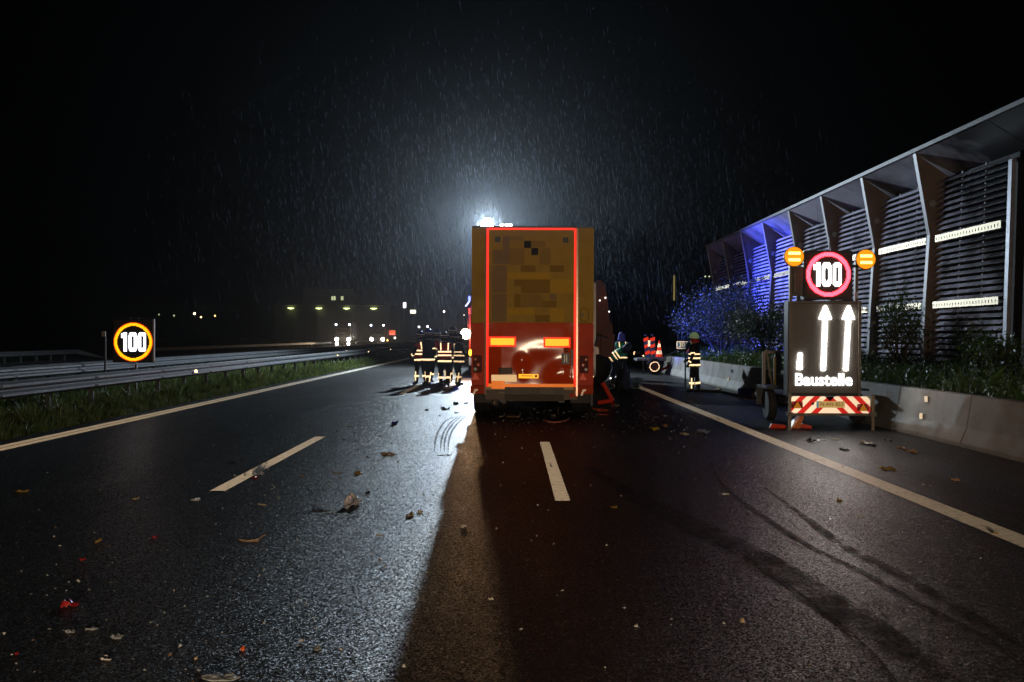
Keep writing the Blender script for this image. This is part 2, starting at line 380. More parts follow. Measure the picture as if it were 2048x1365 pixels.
fin_m = mat('brown_grey_fin_paint', (.18, .13, .11), .55, 0, .15, 3, dirt=(.08, .06, .05), dscale=1.5)
can_m = mat('grey_canopy_sheet', (.40, .38, .43), .5, .1, .1, 1.2, dirt=(.03, .03, .03), dscale=.35, damount=.8); place_coords_and_shade(can_m, (10.6, 18.5, 6.5), 6.6)
POSTS = [22.3+4.0*k for k in range(9)]
ZB, ZT = .35, 5.38      # relative to origin z=.5
def lx(z): return LEAN*z
slat = MB()
for s_ in (0,):
    # tilted board with a bevelled lip; local: x depth, y along, z up
    slat.prism([(-.070, 0, -.040), (-.060, 0, -.048), (.022, 0, .036), (.012, 0, .045)], (0, 3.62, 0))
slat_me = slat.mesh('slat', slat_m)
pitch = .153
zs_str = (1.98, 3.70)    # heights of the two reflective strips (relative)
nsl = int((ZT-ZB)/pitch)
strip_mb = MB(); SL = 3.5; ns = 22
strip_mb.box(-.004, 0, 0, SL, .095, .155); strip_mb.box(-.004, 0, 0, SL, -.02, .025)
for k in range(ns+1):
    y = k*(SL-.06)/ns; strip_mb.box(-.004, 0, y, y+(.108 if k < ns else .06), .025, .095)
wstrip = retro('white_barrier_sheeting', (.60, .82, 1), .95, .20)
strip_me = strip_mb.mesh('reflective_strip', wstrip)
mull = MB().prism([(.06, 0, 0), (.10, 0, 0), (.10+lx(ZT), 0, ZT-.02), (.06+lx(ZT), 0, ZT-.02)], (0, .05, 0)).mesh('mullion', dsteel)
back = mat('dark_absorber_panel', (.010, .010, .012), .8, 0, .3, 3)
fin = MB().prism([(-.24, 0, -.5), (.28, 0, -.5), (.36+lx(ZT), 0, ZT+.05), (.36+lx(ZT), 0, ZT+.02), (-.60+lx(6.2), 0, 6.03), (-.15+lx(4.1), 0, 3.9), (-.20+lx(2), 0, 2)], (0, .09, 0))
flange = MB()
fp = [(-.24, -.5), (-.20+lx(2), 2), (-.15+lx(4.1), 3.9), (-.60+lx(6.2), 6.03)]
for (a, b) in zip(fp, fp[1:]): flange.prism([(a[0]-.02, -.05, a[1]), (a[0]+.0, -.05, a[1]), (b[0]+.0, -.05, b[1]), (b[0]-.02, -.05, b[1])], (0, .19, 0))
fin_me = fin.mesh('fin_post', fin_m); fl_me = flange.mesh('flange', mat('fin_edge_paint', (.20, .19, .21), .5, .1))
bolt_me = MB().lathe((.03, -.005, 4.72), (0, -1, 0), [(0, .10), (.05, .10), (.07, .07)], 16).mesh('bolt_disc', mat('bolt_grey', (.4, .4, .4), .4, .4))
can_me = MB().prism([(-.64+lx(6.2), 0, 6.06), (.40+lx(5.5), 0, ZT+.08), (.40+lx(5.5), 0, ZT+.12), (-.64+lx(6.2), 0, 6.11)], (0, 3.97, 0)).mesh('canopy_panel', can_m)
edge_m = mat('canopy_edge_metal', (.10, .10, .11), .5, .3); place_coords_and_shade(edge_m, (10.6, 18.5, 6.5), 6.6)
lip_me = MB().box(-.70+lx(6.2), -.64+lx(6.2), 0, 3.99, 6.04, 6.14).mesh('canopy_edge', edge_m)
bk_me = MB().prism([(.16, 0, 0), (.20, 0, 0), (.20+lx(ZT), 0, ZT), (.16+lx(ZT), 0, ZT)], (0, 3.9, 0)).mesh('absorber_panel', back)
nslat = 0
for i, Y in enumerate(POSTS):
    if i:
        f = link('fin_post', fin_me, nb, (0, Y, 0)); link('flange', fl_me, f); link('bolt_disc', bolt_me, f)
    if i == len(POSTS)-1: break
    for k in range(nsl+1):
        z = ZB+pitch*k
        if min(abs(z-s) for s in zs_str) < .0: continue
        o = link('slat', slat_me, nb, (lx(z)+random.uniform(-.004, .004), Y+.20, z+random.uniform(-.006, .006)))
        o.rotation_euler = (random.uniform(-.001, .001), random.uniform(-.03, .03), 0); nslat += 1
    for s in zs_str: link('reflective_strip', strip_me, nb, (lx(s)-.11, Y+.24, s))
    for q in (1.30, 2.55): link('mullion', mull, nb, (0, Y+.2+q-.1, 0))
    link('absorber_panel', bk_me, nb, (.03, Y+.1, 0))
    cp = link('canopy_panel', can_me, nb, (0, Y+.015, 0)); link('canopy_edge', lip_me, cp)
# blind end bay: dark closed panels nearest the camera
dk = mat('black_end_panel', (.012, .011, .011), .8, 0, .2, 2)
for k in range(4):
    MB().prism([(.02, 0, -.5), (.12, 0, -.5), (.12+lx(5), 0, 5.1), (.02+lx(5), 0, 5.1)], (0, 3.94, 0)).obj('end_panel', dk, nb).location = (0, 18.3-4*k, 0)
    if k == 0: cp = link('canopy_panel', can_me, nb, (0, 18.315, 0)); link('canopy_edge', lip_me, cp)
MB().prism([(-.12, 0, -.4), (-.02, 0, -.4), (-.02+lx(5.2), 0, 5.15), (-.12+lx(5.2), 0, 5.15)], (0, .16, 0)).obj('end_post', mat('pale_end_post', (.24, .25, .32), .45, .2, .25, 5, dirt=(.05, .04, .03), dscale=3), nb).location = (-.02, 22.08, 0)
bank = MB()
bank.add([(7.4, 2, .55), (8.4, 2, .70), (11.4, 2, .85), (40, 2, .9), (7.4, 60, .55), (8.4, 60, .7), (11.4, 60, .85), (40, 60, .9), (40, 2, -.1), (40, 60, -.1), (7.4, 2, -.1), (7.4, 60, -.1)],
         [(0, 1, 5, 4), (1, 2, 6, 5), (2, 3, 7, 6), (3, 8, 9, 7), (0, 4, 11, 10), (0, 10, 8, 3, 2, 1), (4, 5, 6, 7, 9, 11)])
tag(bank.obj('embankment', soil), kind='structure')

# ============================================================ GRASS, WEEDS, BUSHES
def leafmat(name, c1, c2, rough=.5):
    m = bpy.data.materials.new(name); t = nodes_of(m); b = t.nodes['Principled BSDF']; L = t.links.new; N = t.nodes.new
    tc = N('ShaderNodeTexCoord'); n = N('ShaderNodeTexNoise'); n.inputs['Scale'].default_value = 2.3; n.inputs['Detail'].default_value = 5; L(tc.outputs['Object'], n.inputs['Vector'])
    ra = N('ShaderNodeValToRGB'); ra.color_ramp.elements[0].position = .35; ra.color_ramp.elements[0].color = (*c1, 1); ra.color_ramp.elements[1].position = .68; ra.color_ramp.elements[1].color = (*c2, 1)
    L(n.outputs[0], ra.inputs[0]); L(ra.outputs[0], b.inputs['Base Color']); b.inputs['Roughness'].default_value = rough
    tr = N('ShaderNodeBsdfTranslucent'); L(ra.outputs[0], tr.inputs[0]); mx = N('ShaderNodeMixShader'); mx.inputs[0].default_value = .3
    L(b.outputs[0], mx.inputs[1]); L(tr.outputs[0], mx.inputs[2]); L(mx.outputs[0], t.nodes['Material Output'].inputs[0]); return m
grass_m = leafmat('grass_blade', (.05, .085, .014), (.13, .15, .035), .4)
weed_m = leafmat('weed_leaf', (.03, .06, .012), (.085, .13, .03), .4)
bush_m = leafmat('bush_leaf', (.018, .026, .012), (.05, .065, .035), .55)
def tris(name, V, m, parent=None):
    """V: (n,k,3) array of k-gons"""
    n, k, _ = V.shape; me = bpy.data.meshes.new(name); me.vertices.add(n*k); me.vertices.foreach_set('co', V.astype(np.float32).ravel())
    me.loops.add(n*k); me.loops.foreach_set('vertex_index', np.arange(n*k, dtype=np.int32)); me.polygons.add(n)
    me.polygons.foreach_set('loop_start', np.arange(0, n*k, k, dtype=np.int32)); me.polygons.foreach_set('loop_total', np.full(n, k, dtype=np.int32))
    me.materials.append(m); me.update(calc_edges=True); return link(name, me, parent)
def blades(base, h, wd, lean=.35):
    n = len(base); a = rng.uniform(0, 2*np.pi, n); la = rng.uniform(0, 2*np.pi, n); hh = h; l = rng.uniform(.05, lean, n)*hh
    u = np.stack([np.cos(a), np.sin(a), 0*a], 1)*wd[:, None]/2
    ld = np.stack([np.cos(la)*l, np.sin(la)*l, 0*l], 1)
    mid = base+ld*.4+np.stack([0*a, 0*a, hh*.6], 1); top = base+ld*1.6+np.stack([0*a, 0*a, hh*.95], 1)
    return np.stack([base-u, base+u, mid+u*.8, top, mid-u*.8], 1)
def verge(n, x0, x1, y0, y1, h0, h1, wmul=1):
    y = y0*(y1/y0)**rng.uniform(0, 1, n); x = x0+(x1-x0)*rng.uniform(0, 1, n)**1.1
    cl = .5+.5*np.sin(x*5.1+np.sin(y*1.7)*2)*np.sin(y*3.3+x*2)+rng.normal(0, .2, n)
    h = (h0+(h1-h0)*np.clip(cl, 0, 1))*rng.uniform(.5, 1.2, n)
    wd = np.maximum(.006, y*.00042)*rng.uniform(.7, 1.8, n)*wmul
    return blades(np.stack([x, y, np.full(n, -.04)], 1), h, wd)
gv = np.concatenate([verge(95000, -8.18, -9.3, 12, 90, .08, .26), verge(26000, -9.2, -12.4, 13, 90, .12, .34, 1.4), verge(26000, -8.5, -9.05, 12, 80, .22, .52, 1.3), verge(16000, -12.2, -14.5, 18, 110, .1, .3, 1.8)])
tag(tris('verge_grass', gv, grass_m), 'wet green grass strip between the left edge line and the guard rails', 'grass', kind='stuff')
# weeds behind the concrete barrier
def weeds(n, x0, x1, y0, y1, h0, h1, zf):
    y = y0*(y1/y0)**rng.uniform(0, 1, n); x = rng.uniform(x0, x1, n)
    cl = np.clip(.5+.5*np.sin(x*2.1+y*1.3)*np.sin(y*.9+x*1.4)+rng.normal(0, .2, n), 0, 1)
    h = (h0+(h1-h0)*cl)*rng.uniform(.4, 1.1, n)
    b = np.stack([x, y, zf(x)], 1); V1 = blades(b, h, np.maximum(.008, y*.0005)*rng.uniform(.7, 1.6, n), .5)
    # small leaves up the stems
    rep = 3; bb = np.repeat(b, rep, 0); hh = np.repeat(h, rep)*rng.uniform(.25, 1, n*rep); m = n*rep
    c = bb+np.stack([rng.normal(0, .06, m), rng.normal(0, .06, m), hh], 1)
    V2 = leaves(c, np.maximum(.025, np.repeat(y, rep)*.0014)*rng.uniform(.6, 1.4, m)); return V1, V2
def leaves(c, s):
    m = len(c); a = rng.normal(size=(m, 3)); a /= np.linalg.norm(a, axis=1)[:, None]; b = rng.normal(size=(m, 3)); b -= a*np.sum(a*b, 1)[:, None]; b /= np.linalg.norm(b, axis=1)[:, None]
    a = a*s[:, None]; b = b*s[:, None]*.5
    return np.stack([c-a, c-b*.9+a*.1, c+a, c+b*.9+a*.1], 1)
zf = lambda x: np.where(x < 8.4, .55+(x-7.4)*.15, .70+(x-8.4)*.05)
W1, W2 = weeds(17000, 7.5, 10.8, 9, 52, .18, .62, zf)
wo = tag(tris('weeds', W1, weed_m), 'dark weeds and tall grass on the bank behind the concrete barrier', 'weeds', kind='stuff')
tag(tris('weed_leaves', W2, weed_m), 'small leaves of the weeds on the bank below the noise barrier', 'weeds', kind='stuff')
bark = mat('bush_bark', (.06, .045, .03), .8)
def bush(label, c, rx, ry, h, n, leaf, seed, m=bush_m):
    global rng
    rng = np.random.default_rng(seed); rr = random.Random(seed)
    t = thing('bush', label, 'bush', c, 0)
    stems = MB(); tips = []
    for k in range(14):
        a = rr.uniform(0, 6.28); r = rr.uniform(.2, 1); p = Vector((0, 0, 0)); q = Vector((rx*r*math.cos(a), ry*r*math.sin(a), h*rr.uniform(.45, .9)))
        mid = q*.5+Vector((0, 0, h*.15)); stems.tube(p, mid, .03, 5, .02); stems.tube(mid, q, .02, 5, .008); tips.append(q)
        for j in range(5):
            d = Vector((rr.uniform(-1, 1)*rx*.4, rr.uniform(-1, 1)*ry*.4, rr.uniform(.0, .4)*h)); st = mid.lerp(q, rr.uniform(.2, 1)); stems.tube(st, st+d, .01, 4, .004); tips.append(st+d)
    stems.obj('stem', bark, t)
    T = np.array([tuple(p) for p in tips]); idx = rng.integers(0, len(T), n); sp = np.array([rx*.17, ry*.17, h*.13])
    c_ = T[idx]+rng.normal(size=(n, 3))*sp; c_[:, 2] = np.clip(c_[:, 2], .02, None)
    tris('foliage', leaves(c_, leaf*rng.uniform(.6, 1.5, n)), m, t); return t
bush('big bush under the blue light, left of the sign trailer', (9.3, 36.5, .6), 1.6, 2.0, 1.9, 13000, .038, 3)
bush('sparse bush tallest and leftmost before the wall end, reaching up beside the far fin', (8.9, 42.5, .6), 1.6, 2.0, 2.6, 12000, .04, 4)
bush('low dark bush directly behind the sign trailer on the bank', (9.0, 29.5, .6), 1.2, 1.6, 1.7, 9000, .034, 5)
bush('narrow green shrub growing up the louvres right of the sign trailer', (10.2, 26.3, .6), .55, .6, 1.75, 2600, .04, 6, weed_m)
bush('small shrub at the foot of the pale end post', (9.6, 20.2, .6), .7, .9, 1.0, 2400, .035, 8, weed_m)
rng = np.random.default_rng(11)
# ============================================================ SEMI TRAILER (rear view)
TY = 20.9; K = TY/2000
tl = thing('box_trailer', 'yellow and red box trailer with dented rear door, seen squarely from behind', 'trailer', (.427, TY, 0))
def T(px, py): return ((px-1024)*K-.427, CAMZ-(py-672)*K)
yel = mat('yellow_trailer_paint', (.56, .34, .055), .6, 0, .06, 3, dirt=(.28, .17, .05), dscale=1.4, damount=.5)
redp = mat('red_trailer_paint', (.78, .065, .012), .5, 0, .08, 3, dirt=(.40, .03, .010), dscale=1.8, damount=.4); redp.node_tree.nodes['Principled BSDF'].inputs['Specular IOR Level'].default_value = .2; yel.node_tree.nodes['Principled BSDF'].inputs['Specular IOR Level'].default_value = .2
frame_red = mat('red_frame_paint', (.62, .06, .012), .6, 0, .1, 4); frame_red.node_tree.nodes['Principled BSDF'].inputs['Specular IOR Level'].default_value = .15
def TB(name, x0, y0, x1, y1, d0, d1, m, bevel=0, parent=None):
    a = T(x0, y0); b = T(x1, y1); return MB().box(a[0], b[0], d0, d1, b[1], a[1]).obj(name, m, parent or tl, bevel)
side_m = mat('trailer_side_paint', (.5, .30, .04), .4, 0, .1, 2)
TB('box_body', 944, 456, 1186, 786, .20, 13.6, side_m, 0)
TB('roof_cap', 943, 452.5, 1187, 455.6, .01, 13.62, dsteel, .004)
for (xa, xb) in ((943, 969), (1156, 1187)):
    TB('corner_post', xa, 455.8, xb, 646.5, 0, .198, yel, .006); 
    c = TB('corner_post', xa, 647, xb, 771, 0, .198, redp, .006); c['label'] = 'red lower corner panel'
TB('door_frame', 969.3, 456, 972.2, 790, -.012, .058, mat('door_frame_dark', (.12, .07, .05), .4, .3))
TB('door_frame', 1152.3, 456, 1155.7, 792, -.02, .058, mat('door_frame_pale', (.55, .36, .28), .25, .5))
TB('door_header', 972.4, 456, 1152.1, 457.8, .0, .058, mat('door_frame_dark', (.1, .1, .1), .4))
# upper door leaf
TB('upper_door_panel', 972.6, 458, 1152, 645.6, .004, .04, yel, .004)
# lower dented leaf: a fine grid pushed in and creased
a = T(972.6, 645.9); b = T(1152, 774)
nx, nz = 90, 70; vs = []; fs = []
from mathutils import noise
def dent(u, v):   # px coords
    y = 0
    for (cx, cy, sx, sy, am) in ((1044, 722, 13, 14, .034), (1046, 748, 8, 9, .018), (1122, 744, 24, 22, .040), (1108, 752, 12, 12, .014), (1136, 756, 10, 8, .012), (1080, 700, 40, 16, .014)):
        y += am*math.exp(-((u-cx)/sx)**2-((v-cy)/sy)**2)
    e = max(0, min(1, (u-972)/14, (1152-u)/10, (v-646)/16, (774-v)/8))
    return e*(y+.0012*noise.noise(Vector((u*.05, v*.05, 1))))-.060*max(0, v-646)/128*max(0, min(1, (u-972)/30, (1152-u)/24))
for j in range(nz+1):
    for i in range(nx+1):
        u = 972.6+(1152-972.6)*i/nx; v = 645.9+(774-645.9)*j/nz; x, z = T(u, v)
        vs.append((x, .004+dent(u, v), z))
for j in range(nz):
    for i in range(nx): q = j*(nx+1)+i; fs.append((q, q+nx+1, q+nx+2, q+1))
ddoor = mat('dented_red_door_paint', (.85, .08, .012), .13, 0, .12, 3)
MATS['dented_red_door_paint'].node_tree.nodes['Principled BSDF'].inputs['Specular IOR Level'].default_value = .35
ld = MB().add(vs, fs).obj('lower_door_panel', ddoor, tl, smooth=True)
ld['label'] = 'dented and creased red lower rear door'
def on(u, v, d=-.006):
    x, z = T(u, v); e = dent(u, v) if v > 646 else 0
    return (x, e+d, z)
def band(name, p, q, wpx, m, n=24, d=-.003, th=.003):
    """tape strip that follows the door surface from p to q (px)"""
    vs = []; fs = []; dx, dy = q[0]-p[0], q[1]-p[1]; L_ = math.hypot(dx, dy); nx_, ny_ = -dy/L_*wpx/2, dx/L_*wpx/2
    for i in range(n+1):
        t = i/n; u, v = p[0]+dx*t, p[1]+dy*t
        vs += [on(u+nx_, v+ny_, d), on(u-nx_, v-ny_, d), on(u-nx_, v-ny_, d+th), on(u+nx_, v+ny_, d+th)]
        if i:
            o = 4*(i-1)
            for k in range(4): fs.append((o+k, o+(k+1) % 4, o+4+(k+1) % 4, o+4+k))
    return MB().add(vs, fs).obj(name, m, tl)
band('reflective_outline', (974.8, 456.8), (974.8, 774), 4.8, red_retro)
band('reflective_outline', (1149.8, 456.8), (1149.8, 774), 4.8, red_retro)
band('reflective_outline', (977.4, 458.2), (1147.3, 458.2), 4.2, red_retro)
band('reflective_outline', (977.4, 771), (1147.3, 771), 6.5, or_retro)
for (x0, y0, x1, y1) in ((978, 673.5, 1032, 694), (1087, 674.5, 1141, 695.5)):
    o = band('marker_panel_border', (x0, (y0+y1)/2), (x1, (y0+y1)/2), y1-y0, red_retro, 16, -.006)
    band('marker_panel', (x0+3.5, (y0+y1)/2), (x1-3.5, (y0+y1)/2), y1-y0-7, yel_retro, 16, -.0095)
# worn lettering and livery areas on the door, broken up into blocks of flat print
cols = {'g': (.36, .225, .11), 'd': (.36, .20, .034), 'k': (.03, .033, .04), 'y': (.68, .40, .04), 's': (.42, .25, .06)}
pm_ = {k: mat('livery_print_'+k, c, .6, 0, .05, 3) for k, c in cols.items()}
for q_ in pm_.values(): q_.node_tree.nodes['Principled BSDF'].inputs['Specular IOR Level'].default_value = .15
blocks = {'k': [(1047.5, 482, 1062, 496.5), (1062, 496.5, 1076, 510.5)],
 'd': [(1041, 531, 1070.5, 544), (1099, 531, 1127.5, 544), (1042, 573, 1099, 586.5), (1028, 588, 1041.5, 615), (1085, 601.5, 1112.5, 615), (1070, 630.5, 1099, 644), (1028, 559.5, 1099, 572.5)],
 'g': [(986, 531, 1014, 544), (1005, 472.5, 1019, 528), (983, 545, 1013, 586), (984, 588, 1013, 643), (985, 500, 1004.5, 528), (1099.5, 588, 1112.5, 600)],
 's': [(1020, 473, 1046.5, 481.5), (1020, 497, 1048, 530), (1063, 482, 1090, 495.5), (1042.5, 588, 1084.5, 614.5), (1078, 497, 1100, 530)],
 'y': [(1015, 545.5, 1100, 558.5), (1101, 559, 1144, 586), (1014, 616, 1069, 629.5), (1100.5, 617, 1128, 643.5)]}
for k, rs in blocks.items():
    for (x0, y0, x1, y1) in rs:
        A = T(x0, y0); B_ = T(x1, y1); MB().box(A[0], B_[0], .0015, .0039, B_[1], A[1]).obj('livery_print', pm_[k], tl)
for (u, v) in ((994.5, 479.5), (1130.5, 480.5)): TB('roof_catch', u-5.5, v-5.5, u+5.5, v+5.5, -.02, .0035, dsteel, .004)
# lower prints and stickers
band('blank_label_strip', (983, 757), (1033.5, 757), 14, retro('cream_label', (.95, .78, .50), .13, .26, .8), 20, -.0065)
band('dark_label_patch', (997, 742), (1025, 742), 13, mat('dark_label', (.09, .04, .015), .5), 12, -.004)
band('yellow_sticker', (1037.5, 752.5), (1077, 752.5), 8.5, yel_retro, 14, -.006)
band('sticker_print', (1042, 752), (1066, 752), 1.4, blackp, 8, -.0085, .002)
band('sticker_emblem', (1070, 752.5), (1074.5, 752.5), 5, blackp, 3, -.0085, .002)
band('label_strip', (983, 770), (1010, 770), 16, or_retro, 8, -.008)
# lock box and rod
p = on(1131, 717, -.05); MB().box(p[0]-.085, p[0]+.085, -.07, .03, p[2]-.12, p[2]+.115).obj('lock_box', blackp, tl, .008)
MB().box(p[0]-.03, p[0]-.015, -.078, -.068, p[2]-.08, p[2]+.08).box(p[0]+.015, p[0]+.03, -.078, -.068, p[2]-.08, p[2]+.08).obj('lock_handle', mat('dull_handle', (.2, .19, .17), .35, .7), tl)
TB('door_strap', 1141.5, 699, 1147, 731, -.045, -.008, blackp, .004)
x, z = T(1132, 700); MB().lathe((x, -.03, z), (0, -1, 0), [(0, .035), (.02, .04), (.04, .02)], 12).obj('lock_cylinder', mat('chrome', (.8, .8, .8), .12, 1), tl, smooth=True)
# filler hatch on the right post
x, z = T(1168.5, 630); hb = MB()
for k in range(28):
    t0, t1 = 2*math.pi*k/28, 2*math.pi*(k+1)/28
    f = lambda t: (x+.085*math.copysign(abs(math.cos(t))**.7, math.cos(t)), -.003, z+.14*math.copysign(abs(math.sin(t))**.7, math.sin(t)))
    hb.tube(f(t0), f(t1), .006, 5)
hb.obj('hatch_outline', mat('hatch_seam', (.12, .07, .02), .5), tl)
x, z = T(1165, 630); MB().box(x-.02, x+.02, -.012, 0, z-.03, z+.03).obj('hatch_lock', blackp, tl)
# bumper corners, light clusters, reflectors
for sx, (xa, xb) in ((-1, (941, 970)), (1, (1156, 1187))):
    TB('bumper_corner', xa, 772, xb, 788, -.01, .25, frame_red, .01)
    cx = (955 if sx < 0 else 1168); TB('tail_light_cluster', cx-9, 711, cx+9, 746, -.03, -.002, mat('tail_housing', (.14, .02, .012), .7), .01)
    for (du, dv, r_, c) in ((-1*sx*-4, -7, .035, (.6, .12, .04)), (2*sx*-1, 4, .038, (.9, .06, .05)), (-4*sx*-1, 13, .036, (.75, .75, .72))):
        x, z = T(cx+du, 726+dv); MB().lathe((x, -.03, z), (0, -1, 0), [(0, r_), (.012, r_), (.022, r_*.6)], 16).obj('tail_lens', mat('lens_%d' % int(c[1]*100), c, .12, 0, coat=1), tl, smooth=False)
    cx = (951 if sx < 0 else 1166); tri = [T(cx-8, 760), T(cx+8, 760), T(cx, 745.5)]
    MB().prism([(q[0], -.004, q[1]) for q in tri], (0, -.012, 0)).obj('triangle_reflector', retro('triangle_red', (.9, .12, .06), .12, .38), tl)
TB('under_bumper', 971, 781, 1155, 800, .02, .14, mat('underrun_bar_paint', (.10, .055, .03), .5, 0, .15, 5), .006)
pl = [(1010, '5'), (1024, '4'), (1039, '5'), (1067, '3'), (1081, '6'), (1110, '4')]
for (x0, x1, c) in ((1010, 1024, .05), (1024.3, 1038, .085), (1038.3, 1066, .07), (1066.3, 1080, .05), (1080.3, 1109, .11), (1109.3, 1128, .075)):
    TB('plate_board', x0, 775.5, x1, 789, .0, .018, mat('plate_%d' % int(c*1000), (c, c*.72, c*.42), .5, 0, .03), 0)
TB('plate_board', 1010, 789.3, 1128, 802.5, .0, .018, mat('plate_low', (.06, .038, .02), .6, 0, .05), 0)
text_mesh('small_lettering', 'WW', .06, mat('pale_print', (.5, .45, .35), .5), tl, (T(1004, 786)[0], .017, T(1004, 786)[1]))
for cx in (951, 1167):
    x, z = T(cx, 784); mb = MB().prism([(x-.06, .01, z-.07), (x-.02, .01, z+.05), (x+.05, .01, z+.06), (x+.06, .01, z+.03), (x+.01, .01, z+.01), (x-.02, .01, z-.075)], (0, -.05, 0))
    mb.obj('hook_bracket', mat('bare_bracket', (.55, .42, .32), .35, .3), tl, .004)
mb = MB(); mb.prism([(*[T(1141, 787)[0]], .0, T(1141, 787)[1]), (T(1153, 787)[0], 0, T(1153, 787)[1]), (T(1157, 794)[0], 0, T(1157, 794)[1]), (T(1138, 794)[0], 0, T(1138, 794)[1])], (0, .06, 0)).obj('bent_bracket', frame_red, tl)
TB('frame_upright', 1149, 775, 1156, 791, -.004, .04, mat('orange_upright', (.75, .18, .04), .5), .004)
TB('frame_upright', 966, 775, 970, 786, -.004, .04, mat('orange_upright', (.6, .14, .04), .3), .004)
# side marker lamp on the left flank
mk = MB().cbox((-1.33, .9, 1.34), (.07, .09, .14)).obj('side_marker_lamp', lit('amber_marker_lens', (1, .36, .02), 9), tl, .02)
MB().cbox((-1.30, .9, 1.72), (.05, .05, .9)).obj('marker_stalk', dsteel, tl)
TB('chassis_rail', 1000, 792, 1012, 806, .15, 11.5, dsteel); TB('chassis_rail', 1118, 792, 1130, 806, .15, 11.5, dsteel)
# running gear: three axles
def wheel_mesh(r=.52, wdt=.38):
    prof = [(0, r*.58), (.0, r*.9), (.03, r*.975), (.06, r)]
    n = 5
    for k in range(n):
        a0 = .06+(wdt-.12)*k/n; a1 = .06+(wdt-.12)*(k+1)/n; prof += [(a0+.008, r), (a1-.012, r), (a1-.01, r-.018), (a1-.0, r-.018)]
    prof += [(wdt-.06, r), (wdt-.03, r*.975), (wdt, r*.9), (wdt, r*.58)]
    return MB().lathe((0, 0, 0), (1, 0, 0), prof, 32).mesh('tyre', rubber, smooth=False)
tyre = wheel_mesh(); rim = MB().lathe((0, 0, 0), (1, 0, 0), [(.02, .30), (.06, .29), (.10, .12), (.02, .10), (.02, .06)], 20).mesh('rim', steel)
hub = mat('axle_grime', (.04, .035, .03), .7)
for k, yy in enumerate((1.5, 2.8, 4.1)):
    for s in (-1, 1):
        o = link('tyre', tyre, tl, ((-1.262 if s < 0 else .885), yy, .52)); link('rim', rim, o, (0, 0, 0) if s < 0 else (.36, 0, 0))
        if s > 0: o.children[0].rotation_euler = (0, 0, math.pi)
    MB().tube((-.9, yy, .52), (.9, yy, .52), .07, 10).obj('axle', hub, tl)
for s in (-1, 1):
    mb = MB(); x = -1.255 if s < 0 else .845
    mb.box(x, x+.41, .72, .735, .26, .62); mb.obj('mud_flap', mat('mud_flap_rubber', (.025, .022, .018), .6, 0, .3, 5, .002, 20), tl, .003)
    MB().box(x, x+.42, .74, 4.8, 1.08, 1.10).obj('mudguard', blackp, tl)
# tractor unit in front of the trailer, hidden from here but standing there
tr = thing('tractor_unit', 'red tractor cab standing in front of the yellow and red trailer', 'truck', (.427, 35.0, 0))
MB().box(-1.2, 1.2, 0, 2.1, 1.0, 3.3).obj('cab', redp, tr, .08); MB().box(-.45, .45, -3.2, 2.0, .75, .98).obj('chassis', dsteel, tr)
MB().box(-1.05, 1.05, 2.08, 2.11, 1.9, 2.9).obj('windscreen', mat('dark_glass', (.01, .01, .012), .08), tr)
for y_ in (1.3,):
    for s in (-1, 1): o = link('tyre', tyre, tr, (-1.24 if s < 0 else .86, y_, .52)); link('rim', rim, o)

# ============================================================ FIRE ENGINE with light mast (behind the trailer)
fe = thing('fire_engine', 'fire engine half hidden behind the trailer with raised floodlight mast', 'fire engine', (-.62, 42.2, 0))
fr = mat('fire_engine_red', (.5, .02, .015), .3, 0, .05, coat=.6); wh = mat('white_body_panel', (.7, .7, .7), .35)
MB().box(-1.2, 1.2, 0, 1.9, .65, 2.75).obj('cab', fr, fe, .09)
MB().box(-1.22, 1.22, 1.95, 8.2, .75, 3.05).obj('equipment_body', fr, fe, .03)
MB().box(-1.05, 1.05, -.02, .0, 1.65, 2.5).obj('windscreen', MATS['dark_glass'], fe)
MB().box(-1.2, 1.2, -.08, .1, .45, .8).obj('bumper', wh, fe, .02)
MB().box(-1.05, 1.05, .4, .8, 2.80, 2.98).obj('roof_light_bar', lit('blue_light_bar', (.1, .15, 1), 2), fe, .03)
for y_ in (1.0, 6.4):
    for s in (-1, 1): o = link('tyre', tyre, fe, (-1.24 if s < 0 else .86, y_, .52)); link('rim', rim, o)
for s in (-1, 1): MB().lathe((.85*s, -.01, .98), (0, -1, 0), [(0, .11), (.03, .1)], 14).obj('headlight', lit('engine_headlight', (1, .9, .75), 3 if s < 0 else 1), fe)
MB().lathe((-1.31, -.62, 1.78), (0, -1, 0), [(-.1, .15), (0, .21), (.03, .20)], 18).obj('work_lamp', lit('warm_work_lamp', (1, .83, .55), 45), fe)
MB().tube((-1.31, -.52, 1.78), (-1.15, .1, 1.78), .03).obj('lamp_arm', dsteel, fe)
# red and white marker bar and blue light on the mirror arm, seen above the heads
mb = MB(); mb.tube((-1.21, -.55, 2.05), (-1.16, -.55, 2.75), .03, 8); mb.obj('marker_bar', retro('marker_bar_red', (1, .15, .1), .1, .4), fe)
MB().box(-1.20, -1.12, -.60, -.52, 2.60, 2.86).obj('marker_flag', lit('red_marker_light', (1, .10, .06), 1.5), fe, .01)
MB().prism([(-1.35, -.6, 2.93), (-1.27, -.6, 2.93), (-1.15, -.6, 3.12), (-1.16, -.6, 3.16), (-1.28, -.6, 3.02)], (0, .06, 0)).obj('mirror_edge', lit('blue_white_glint', (.6, .65, 1), 3), fe)  # mirror edge is no lamp; emission paints its blue-white glint
MB().lathe((-1.16, -.55, 3.16), (0, 0, 1), [(0, .05), (.16, .05), (.2, .02)], 12).obj('blue_lamp', lit('blue_lamp', (.12, .14, 1), 5), fe)
mx_, my_ = FLOOD[0]+.62, FLOOD[1]-42.2
MB().tube((mx_, my_, 3.0), (mx_, my_, 5.2), .07).tube((mx_, my_, 5.2), (mx_, my_, 7.15), .045).obj('mast', steel, fe)
